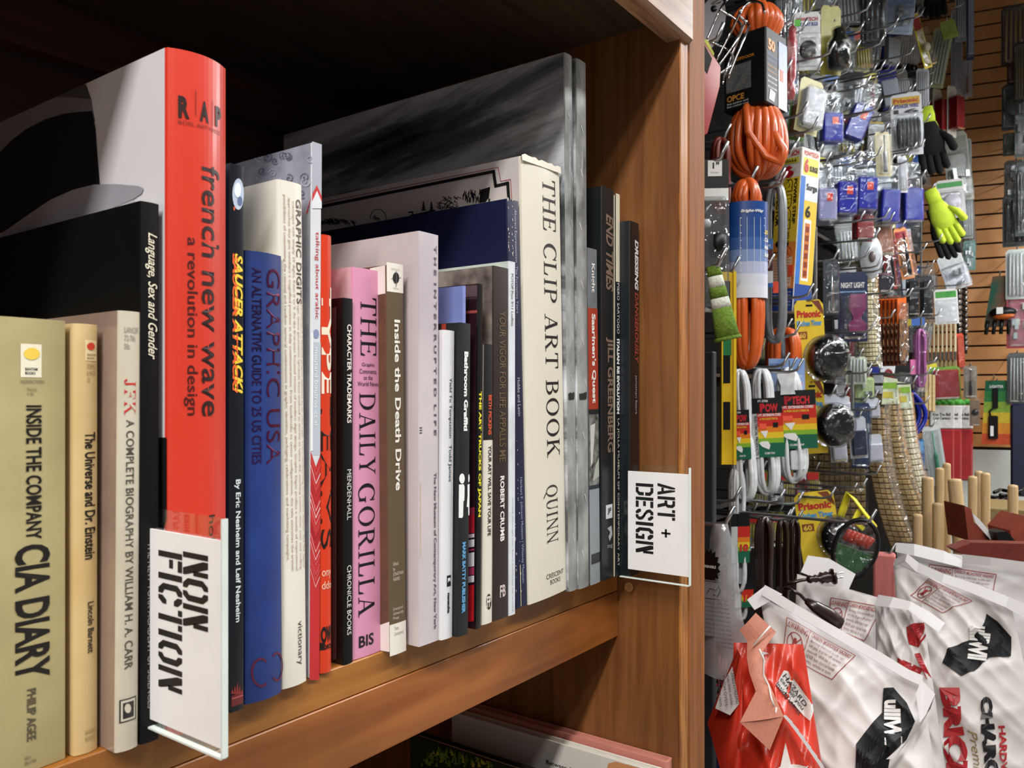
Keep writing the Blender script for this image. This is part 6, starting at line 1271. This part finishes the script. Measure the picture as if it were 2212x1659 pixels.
# ================================================================ charcoal bags
paper = M('d3cdca', .55, var=.0, scale=9, col2='c6bfbb', bump=.15)
paper2 = M('d9d6d6', .5, var=.0, scale=9, col2='cfcaca', bump=.1)
ptd, ptr = M('9c3434', .5), M('a81e24', .45)
class Bag:
    def __init__(s, name, label, q, t, bulge, depth, mat, seed=1, amp=.006, group=None, nu=64, nv=72):
        """q: four pixels TL, TR, BR, BL of the front, t: their distances"""
        q = q[:2]+[(q[2][0], HY+(CZ-.765)*F/t[2]), (q[3][0], HY+(CZ-.765)*F/t[3])]
        s.q = q; s.t = t; s.bul = bulge; s.amp = amp; R_ = random.Random(seed)
        s.cr = [(R_.uniform(2, 9)*R_.choice((-1, 1)), R_.uniform(2, 10), R_.uniform(0, 6), R_.uniform(.3, 1)) for _ in range(9)]
        P = [PT(*q[i], t[i]) for i in range(4)]; s.P = P
        base = (P[2]+P[3])/2; s.r = thing(name, label, 'bag', Matrix.Translation(base), group); s.o = base
        c = (P[0]+P[1]+P[2]+P[3])/4; n = (P[1]-P[0]).cross(P[3]-P[0]).normalized()
        if n.dot(c-Vector((0, 0, CZ))) > 0: n = -n
        s.n = n; s.depth = depth
        b = B(); b.grid(lambda a, v: s.f(a, v)-s.o, nu, nv, mat); b.build('bag_front', s.r)
        b = B(); b.grid(lambda a, v: s.bk(a, v)-s.o, nu//2, nv//2, mat); b.build('bag_back', s.r)
    def lin(s, a, v): P = s.P; return (P[0]*(1-a)+P[1]*a)*(1-v)+(P[3]*(1-a)+P[2]*a)*v
    def f(s, a, v):
        e = math.sin(PI*min(1, max(0, a)))**.6 if 0 < a < 1 else 0; g = min(1, v*2.2)**.8 if v > 0 else 0
        w_ = sum(A*(1-abs(math.sin(p*a+q*v*1.6+h+.6*math.sin(3*v+h))))**1.7 for p, q, h, A in s.cr)/2.2
        return s.lin(a, v)+s.n*(s.bul*e*g+s.amp*(w_-1)*min(1, v*6+.25)*min(1, 8*a)*min(1, 8*(1-a)))
    def bk(s, a, v):
        e = math.sin(PI*a)**.6 if 0 < a < 1 else 0; return s.lin(a, v)-s.n*(s.depth*e*min(1, v*2)+.0005)
    def px(s, X, Y, off=.0016):        # point of the front above this pixel
        a, v = .5, .5
        q = s.q
        for _ in range(12):
            fx = (q[0][0]*(1-a)+q[1][0]*a)*(1-v)+(q[3][0]*(1-a)+q[2][0]*a)*v-X; fy = (q[0][1]*(1-a)+q[1][1]*a)*(1-v)+(q[3][1]*(1-a)+q[2][1]*a)*v-Y
            ax = (q[1][0]-q[0][0])*(1-v)+(q[2][0]-q[3][0])*v; ay = (q[1][1]-q[0][1])*(1-v)+(q[2][1]-q[3][1])*v
            vx = (q[3][0]-q[0][0])*(1-a)+(q[2][0]-q[1][0])*a; vy = (q[3][1]-q[0][1])*(1-a)+(q[2][1]-q[1][1])*a
            D = ax*vy-ay*vx; a -= (fx*vy-fy*vx)/D; v -= (ax*fy-ay*fx)/D
        a = min(1, max(0, a)); v = min(1, max(0, v))
        return s.f(a, v)+s.n*off-s.o
    def poly(s, b, pts, m, off=.0016, n=7):     # fan polygon, subdivided to follow the surface
        c = (sum(p[0] for p in pts)/len(pts), sum(p[1] for p in pts)/len(pts))
        for i in range(len(pts)):
            A_, C_ = pts[i], pts[(i+1) % len(pts)]
            for j in range(n):
                for kx in range(n):
                    def at(u, w): x = A_[0]+(C_[0]-A_[0])*u; y = A_[1]+(C_[1]-A_[1])*u; return s.px(c[0]+(x-c[0])*w, c[1]+(y-c[1])*w, off)
                    u0, u1, w0, w1 = j/n, (j+1)/n, kx/n, (kx+1)/n
                    b.add([at(u0, w0), at(u1, w0), at(u1, w1), at(u0, w1)], [(0, 1, 2, 3)], m)
    def line(s, b, pts, w, m, off=.002, n=10):
        for (A_, C_) in zip(pts, pts[1:]):
            d = Vector((C_[0]-A_[0], C_[1]-A_[1])); q = Vector((-d.y, d.x)).normalized()*w/2
            for i in range(n):
                u, u2 = i/n, (i+1)/n; x0, y0, x1, y1 = A_[0]+d.x*u, A_[1]+d.y*u, A_[0]+d.x*u2, A_[1]+d.y*u2
                b.add([s.px(x0+q.x, y0+q.y, off), s.px(x1+q.x, y1+q.y, off), s.px(x1-q.x, y1-q.y, off), s.px(x0-q.x, y0-q.y, off)], [(0, 1, 2, 3)], m)
    def text(s, b, t_, quad, m, off=.0024, bold=.02, font='b', shear=0):   # quad of pixels: TL, TR, BR, BL
        def mp(x, y):
            q = quad; y = 1-y; X = (q[0][0]*(1-x)+q[1][0]*x)*(1-y)+(q[3][0]*(1-x)+q[2][0]*x)*y; Y = (q[0][1]*(1-x)+q[1][1]*x)*(1-y)+(q[3][1]*(1-x)+q[2][1]*x)*y
            return s.px(X, Y, off)
        lay(b, t_, m, mp, 1, 1, font, bold, shear)
    def flap(s, pts, m, name='folded_top', th=.0012):   # strip of pixel+distance points: list of (top, bottom)
        b = B(); A_ = [PT(*p)-s.o for p, q in pts]; C_ = [PT(*q)-s.o for p, q in pts]
        for i in range(len(pts)-1): b.add([A_[i], A_[i+1], C_[i+1], C_[i]], [(0, 1, 2, 3)], m, True); b.add([p-s.n*(-th) for p in (A_[i], A_[i+1], C_[i+1], C_[i])], [(0, 1, 2, 3)], m, True)
        return b.build(name, s.r)
G = 'white charcoal bags'
def warn(bag, quad, full=True):
    b = B(); m = ptd; q = quad; L = lambda u, v: ((q[0][0]*(1-u)+q[1][0]*u)*(1-v)+(q[3][0]*(1-u)+q[2][0]*u)*v, (q[0][1]*(1-u)+q[1][1]*u)*(1-v)+(q[3][1]*(1-u)+q[2][1]*u)*v)
    bag.line(b, [L(0, 0), L(1, 0), L(1, 1), L(0, 1), L(0, 0)], 1.8, m); bag.line(b, [L(.36, 0), L(.36, 1)], 1.5, m)
    bag.text(b, 'WARNING', [L(.07, .06), L(.34, .06), L(.34, .24), L(.07, .24)], m); bag.line(b, [L(.02, .22), L(.045, .08), L(.065, .22), L(.02, .22)], 1.2, m, n=3)
    bag.text(b, 'CARBON MONOXIDE HAZARD', [L(.39, .05), L(.97, .05), L(.97, .17), L(.39, .17)], m)
    C_ = [L(.18+.13*math.cos(i*PI/8), .6+.3*math.sin(i*PI/8)) for i in range(17)]; bag.line(b, C_, 2, m, n=2); bag.line(b, [L(.09, .38), L(.27, .82)], 2, m); bag.line(b, [L(.27, .38), L(.09, .82)], 2, m)
    bag.poly(b, [L(.16, .45), L(.2, .45), L(.22, .6), L(.2, .78), L(.15, .78), L(.14, .6)], m, n=2)
    for i, t_ in enumerate(('Burning charcoal inside can', 'kill you. It gives off carbon', 'monoxide, which has no odor.', 'NEVER burn charcoal inside', 'homes, vehicles or tents.')): bag.text(b, t_, [L(.41, .24+i*.145), L(.93, .24+i*.145), L(.93, .34+i*.145), L(.41, .34+i*.145)], M('8c4a48', .5), bold=0)
    b.build('warning_print', bag.r)
def stripe_logo(bag, outline, quad, n=7):
    b = B(); bag.poly(b, outline, M('0e0d0f', .6, spec=.25), .003, 10)
    for row_ in range(1): bag.text(b, 'ulllWll', quad, M('dcd8d4', .5), .0046, bold=.05)
    b.build('black_emblem', bag.r)
# F - back right
f = Bag('charcoal_bag', 'rearmost white charcoal bag with a long straight top fold at the right', [(1936, 1176), (2300, 1236), (2330, 1500), (1960, 1460)], [1.75, 1.6, 1.6, 1.75], .04, .02, paper2, 11, group=G)
warn(f, [(2013, 1218), (2160, 1240), (2150, 1290), (2010, 1275)])
f.flap([((1936, 1172, 1.74), (1934, 1192, 1.73)), ((1975, 1175, 1.71), (1975, 1200, 1.70)), ((2040, 1190, 1.69), (2038, 1216, 1.68)), ((2078, 1210, 1.68), (2078, 1226, 1.67))], paper2)
f.flap([((2078, 1197, 1.66), (2080, 1216, 1.66)), ((2140, 1204, 1.63), (2140, 1222, 1.63)), ((2230, 1216, 1.6), (2230, 1236, 1.6))], paper2)
# E - big right
e = Bag('charcoal_bag', 'largest white charcoal bag on the right, with red upright block letters', [(1930, 1215), (2185, 1310), (2290, 1800), (1960, 1820)], [1.56, 1.40, 1.30, 1.38], .075, .03, paper, 5, .018, G)
warn(e, [(2014, 1254), (2108, 1304), (2052, 1340), (1977, 1298)])
e.flap([((1934, 1208, 1.55), (1930, 1224, 1.54)), ((1960, 1196, 1.52), (1956, 1212, 1.51)), ((1985, 1216, 1.5), (1980, 1236, 1.5)), ((2040, 1240, 1.47), (2035, 1258, 1.46)), ((2110, 1262, 1.43), (2105, 1284, 1.42)), ((2180, 1290, 1.39), (2172, 1312, 1.38)), ((2230, 1312, 1.36), (2222, 1340, 1.36))], paper2)
stripe_logo(e, [(2138, 1332), (2162, 1350), (2190, 1384), (2193, 1430), (2155, 1440), (2135, 1475), (2112, 1491), (2068, 1462), (2075, 1430), (2120, 1400), (2136, 1370)], [(2152, 1366), (2152, 1450), (2115, 1448), (2115, 1370)])
b = B()
e.text(b, 'BRICK', [(2108, 1516), (2128, 1720), (2076, 1724), (2066, 1518)], ptr, bold=.07, off=.0042); e.text(b, 'CHARCOAL', [(2168, 1528), (2196, 1790), (2166, 1794), (2146, 1532)], M('171519', .4), bold=.07, off=.0042)
e.text(b, 'HARDWOOD', [(2192, 1588), (2212, 1760), (2198, 1762), (2180, 1590)], ptr, bold=.04, off=.0042); e.text(b, 'Premium', [(2142, 1602), (2160, 1720), (2140, 1722), (2124, 1604)], M('8a7440', .4), bold=.0, off=.003, shear=.4)
b.build('block_lettering', e.r)
# D - middle
d_ = Bag('charcoal_bag', 'middle white charcoal bag with a folded flap and a red mark peeking out', [(1890, 1292), (1990, 1300), (2062, 1560), (1900, 1700)], [1.42, 1.38, 1.28, 1.3], .045, .02, paper, 9, .02, G)
d_.flap([((1898, 1285, 1.39), (1888, 1308, 1.38)), ((1930, 1290, 1.36), (1920, 1312, 1.35)), ((1968, 1300, 1.34), (1962, 1318, 1.33)), ((2005, 1320, 1.32), (1992, 1340, 1.31)), ((2042, 1346, 1.31), (2028, 1366, 1.30))], paper2)
b = B(); d_.poly(b, [(1960, 1360), (1978, 1352), (2002, 1348), (1996, 1375), (1984, 1405), (1968, 1400)], ptr, n=4); d_.poly(b, [(1946, 1432), (2000, 1455), (1990, 1470), (1945, 1445)], ptr, n=4); d_.line(b, [(1985, 1420), (2010, 1475)], 10, ptr); d_.line(b, [(1985, 1405), (2004, 1372)], 4, ptr); b.build('red_print', d_.r)
# C - back left
c_ = Bag('charcoal_bag', 'white charcoal bag behind the brown plug, with a torn top flap', [(1722, 1240), (1895, 1290), (1900, 1480), (1700, 1480)], [1.52, 1.48, 1.42, 1.46], .05, .02, paper, 14, .016, G)
warn(c_, [(1795, 1292), (1905, 1312), (1865, 1386), (1786, 1352)])
c_.flap([((1745, 1200, 1.42), (1730, 1236, 1.41)), ((1790, 1206, 1.41), (1775, 1254, 1.40)), ((1848, 1240, 1.40), (1832, 1276, 1.39))], paper2)
# B - front white
bb = Bag('charcoal_bag', 'foremost white charcoal bag with a large red warning panel and black emblem', [(1640, 1286), (1992, 1470), (2070, 1840), (1780, 1860)], [1.26, 1.14, 1.02, 1.05], .07, .03, paper, 3, .017, G)
warn(bb, [(1706, 1342), (1856, 1426), (1806, 1495), (1698, 1432)])
bb.flap([((1654, 1265, 1.25), (1614, 1296, 1.24)), ((1690, 1284, 1.23), (1630, 1318, 1.23)), ], paper2, 'folded_corner')
bb.flap([((1652, 1264, 1.24), (1646, 1286, 1.235)), ((1720, 1306, 1.21), (1712, 1326, 1.205)), ((1800, 1352, 1.18), (1792, 1372, 1.175)), ((1900, 1408, 1.15), (1890, 1428, 1.145)), ((1962, 1446, 1.13), (1955, 1466, 1.125)), ((1994, 1460, 1.12), (1990, 1482, 1.115))], paper2)
stripe_logo(bb, [(1914, 1502), (1935, 1496), (1962, 1530), (1977, 1575), (1960, 1620), (1925, 1660), (1915, 1720), (1852, 1720), (1856, 1640), (1890, 1590), (1912, 1560)], [(1948, 1526), (1950, 1640), (1912, 1640), (1916, 1530)])
bb.flap([((1990, 1468, 1.11), (1978, 1500, 1.09)), ((2020, 1500, 1.08), (1988, 1570, 1.06)), ((2010, 1530, 1.07), (1930, 1640, 1.02)), ((1960, 1600, 1.04), (1914, 1640, 1.02))], paper2, 'folded_side')
b = B(); d2 = Bag.line; e.line(b, [(2014, 1508), (2052, 1590)], 14, ptr); e.line(b, [(2046, 1570), (2030, 1659)], 12, ptr); b.build('edge_print', e.r)
# A - red bag
redb = M('d8402c', .35, var=.0, scale=7, col2='c0321f', bump=.1, coat=.15); tanp = M('c07c66', .7, var=.06, scale=300)
a_ = Bag('charcoal_bag', 'bright red charcoal bag at the bottom left of the pile, folded tan paper top', [(1585, 1388), (1735, 1392), (1850, 1780), (1560, 1800)], [1.06, 1.04, .95, 1.0], .06, .03, redb, 8, .02)
a2 = B()
def side(u, v):
    P = [PT(1592, 1400, 1.06), PT(1604, 1420, 1.055), PT(1600, 1800, .99), PT(1528, 1560, 1.08)]
    p = (P[0]*(1-u)+P[1]*u)*(1-v)+(P[3]*(1-u)+P[2]*u)*v; return p+a_.n*(.015*math.sin(PI*u)+.006*abs(math.sin(9*u+5*v)))-a_.o
a2.grid(side, 14, 14, redb); a2.build('bag_side', a_.r)
b = B()
for i, (x, y) in enumerate(((1580, 1448), (1574, 1478))): pass
b.add([PT(1582, 1440, 1.03)-a_.o, PT(1597, 1520, 1.02)-a_.o, PT(1577, 1545, 1.02)-a_.o, PT(1545, 1530, 1.035)-a_.o, PT(1565, 1470, 1.035)-a_.o], [(0, 1, 2, 3, 4)], paper2)
b.build('side_label', a_.r)
b = B()
sl = [(1582, 1440, 1.028), (1597, 1520, 1.018), (1545, 1530, 1.033), (1565, 1470, 1.033)]
for i, t_ in enumerate(('CARBON HAZARD', 'never burn inside', 'FINISH OVEN', 'homes or tents')):
    o_ = PT(1584-i*9, 1446+i*6, 1.024); q_ = PT(1597-i*12, 1518+i*2, 1.015); dn = (PT(1575-i*9, 1450+i*6, 1.025)-o_)
    lay(b, t_, M('3a3a3e', .5), lambda x, y: o_+(q_-o_)*x+dn*(.7*(1-y))-a_.o, 1, 1, bold=0)
b.build('side_label_print', a_.r)
# folded tan top with white stitching
Q_ = [(1632, 1323, 1.03), (1676, 1366, 1.02), (1645, 1400, 1.0), (1650, 1450, .98), (1672, 1500, .97), (1692, 1548, .96), (1662, 1618, .95), (1598, 1560, .955), (1636, 1488, .97), (1617, 1440, .985), (1612, 1380, 1.0), (1597, 1362, 1.03)]
b = B()
L1 = [(1632, 1323, 1.03), (1676, 1364, 1.02), (1644, 1410, 1.0), (1652, 1455, .985), (1672, 1500, .97), (1692, 1545, .96)]; L2 = [(1597, 1360, 1.03), (1614, 1384, 1.02), (1613, 1420, 1.0), (1618, 1450, .985), (1632, 1492, .97), (1598, 1558, .955)]
for i in range(5):
    for j in range(6):
        g_ = lambda a, c: (PT(*L1[i])*(1-a)+PT(*L1[i+1])*a)*(1-c)+(PT(*L2[i])*(1-a)+PT(*L2[i+1])*a)*c+a_.n*(.006+.004*math.sin(PI*c))-a_.o
        b.add([g_(0, j/6), g_(1, j/6), g_(1, (j+1)/6), g_(0, (j+1)/6)], [(0, 1, 2, 3)], tanp, True)
b.add([PT(*L1[5])+a_.n*.006-a_.o, PT(1662, 1618, .95)+a_.n*.006-a_.o, PT(*L2[5])+a_.n*.006-a_.o], [(0, 1, 2)], tanp)
b.build('folded_tan_top', a_.r)
b = B()
for seg in ([(1664, 1352), (1627, 1394)], [(1640, 1402), (1650, 1425), (1649, 1460), (1660, 1480), (1666, 1508), (1672, 1525)], [(1677, 1528), (1673, 1555), (1650, 1590)]):
    b.tube([PT(x, y, .955 if y > 1480 else (.97 if y > 1400 else .995))-a_.o for x, y in seg], .0011, M('eee8e4', .6), 6)
b.build('white_stitching', a_.r)
b = B(); a_.poly(b, [(1662, 1430), (1684, 1440), (1720, 1520), (1757, 1540), (1748, 1566), (1724, 1545), (1672, 1485)], redb, n=2) if False else None
a_.poly(b, [(1693, 1450), (1702, 1452), (1757, 1532), (1758, 1545), (1750, 1565), (1738, 1556), (1676, 1480)], M('e4e0dc', .45), n=5)
for i, t_ in enumerate(('HAZARD', 'can kill you', 'inside homes')):
    a_.text(b, t_, [(1698-i*8, 1456+i*8), (1745-i*6, 1530+i*8), (1738-i*6, 1536+i*8), (1690-i*8, 1462+i*8)], M('2a2a2c', .5), off=.0035, bold=.01)
b.build('warning_label', a_.r)
b = B(); star = []
for i in range(10):
    an = -PI/2+i*PI/5; q = 70 if i % 2 == 0 else 28; star.append((1695+q*.72*math.cos(an), 1674+q*math.sin(an)))
a_.poly(b, star, M('e6e2de', .45), .003, 5); a_.poly(b, [(1636, 1398), (1650, 1408), (1662, 1412), (1650, 1414), (1653, 1432), (1644, 1418)], M('e6e2de', .45), .004, 3)
for y in (1634, 1650): a_.line(b, [(1793, y), (1812, y-7)], 6, black, .004); a_.line(b, [(1793, y+6), (1813, y-1)], 3, M('e8d43c', .5), .005)
b.build('white_star_print', a_.r)
b = B()
for i in range(12):
    u0, u1 = i/12, (i+1)/12; pt = lambda u, w: PT(1690+(1850-1690)*u+w, 1545+(1780-1545)*u**1.1, .965-.02*u)-a_.o
    b.add([pt(u0, 0), pt(u1, 0), pt(u1, 10), pt(u0, 8)], [(0, 1, 2, 3)], paper2, True)
b.build('white_edge', a_.r)
# supporting low table under the bags
b = B(); b.rbox(.95, 2.6, .12, .78, .70, .74, M('3c3a38', .6), .004)
o = b.build('display_table'); 
for (x, y) in ((1.0, .17), (2.55, .17), (1.0, .73), (2.55, .73)): q = B(); q.rbox(x-.025, x+.025, y-.025, y+.025, 0, .70, dsteel, .003); q.build('leg', o)
tag(o, 'low dark display table beneath the charcoal bags', 'table')
# rust red bags and long sack at the right
rust = M('8c3c2c', .5, var=.15, scale=30)
def slab(name, lab, cat, pts, t, th, mat):
    c0 = PT(pts[0][0], pts[0][1], t); b = B(); V = [PT(x, y, t)-c0 for x, y in pts]; d = Vector((CO, SI, 0))*th; n = len(V)
    b.add(V+[p+d for p in V], [tuple(range(n)), tuple(range(2*n-1, n-1, -1))]+[(i, n+i, n+(i+1) % n, (i+1) % n) for i in range(n)], mat)
    o = b.build(name); o.matrix_world = Matrix.Translation(c0); return tag(o, lab, cat)
slab('rust_sack', 'rust red packet lying in front of the wooden handles', 'packet', [(2083, 1092), (2098, 1100), (2104, 1128), (2146, 1158), (2150, 1180), (2092, 1168)], 2.1, .1, rust)
slab('striped_receipt_label', 'white striped paper label lying on the rust red packet', 'label', [(2100, 1108), (2116, 1122), (2152, 1165), (2140, 1166), (2108, 1130)], 2.08, .002, paper2)
slab('rust_sack', 'rust red packet at the right edge in front of the lone handle', 'packet', [(2182, 1146), (2212, 1114), (2240, 1120), (2240, 1175), (2190, 1182)], 2.1, .1, rust)
slab('leather_band', 'long dark rust red band running behind the rearmost charcoal bag', 'band', [(2062, 1186), (2100, 1172), (2260, 1176), (2260, 1224), (2180, 1216), (2080, 1198)], 1.9, .04, M('6e2a20', .4, var=.15))
slab('black_pouch', 'black pouch at the right edge between the rust red packets', 'pouch', [(2150, 1150), (2175, 1148), (2200, 1176), (2160, 1182)], 2.05, .05, black)
0 and slab('pink_clip', 'small pink pointed clip poking up behind the rearmost bag', 'clip', [(2003, 1176), (2008, 1158), (2013, 1160), (2016, 1178)], 1.85, .01, M('e0909c', .5))

# ================================================================ wire hooks for everything that hangs
HC = {}
tops = [o for o in COL.objects if o.parent is None and o.get('label') and o.get('kind') is None]
hooks = [o.matrix_world.translation.copy() for o in tops if o.name.startswith('peg_hook')]
skip = ('book', 'charcoal', 'peg_hook', 'rack_', 'display_', 'shelf_sign', 'wooden_dowel', 'cardboard', 'blue_sack', 'navy_roll', 'rust', 'striped', 'leather', 'black_pouch', 'pink_clip', 'yarn', 'wire_rack', 'black_tools')
for o in tops:
    if o.name.startswith(skip): continue
    p = o.matrix_world.translation
    w_ = o['label'].split(',')[0].split(' of three')[0].split()[:10]
    while w_[-1] in ('with', 'a', 'the', 'of', 'and', 'in', 'on', 'from', 'an', 'under', 'behind', 'at', 'over', 'by', 'right', 'left', 'below', 'above', 'near', 'beside'): w_ = w_[:-1]
    lab = 'wire hook that carries the '+' '.join(w_)
    if o.name.startswith('hanging_pack'): lab = 'wire hook of the '+(o['label'].split(' with ')[0] if ' card with' in o['label'] else 'card')+','+o['label'].split(',', 1)[1]
    if p.dot(Vector((CO, SI, 0))) > 3.6:      # far slatwall
        d = (p-P0).dot(nW); b = B(); b.tube([p+nW*.01+Vector((0, 0, .01)), p, p-nW*(d-.013)], .003, steel, 6, xf=lambda q: q-p); h = b.build('peg_hook'); h.matrix_world = Matrix.Translation(p); tag(h, lab, 'hook', 'far wall hooks'); continue
    if any(abs(h.x-p.x) < .03 and abs(h.z-p.z) < .02 for h in hooks): continue
    L = round(.802-p.y+.02, 2); hooks.append(p)
    if L not in HC: HC[L] = hookmesh(L).build('peg_hook'); h = HC[L]
    else: h = HC[L].copy(); COL.objects.link(h)
    h.matrix_world = Matrix.Translation(p+Vector((0, -.02, -.003))); tag(h, lab, 'hook', 'wire peg hooks')
bpy.context.view_layer.update()
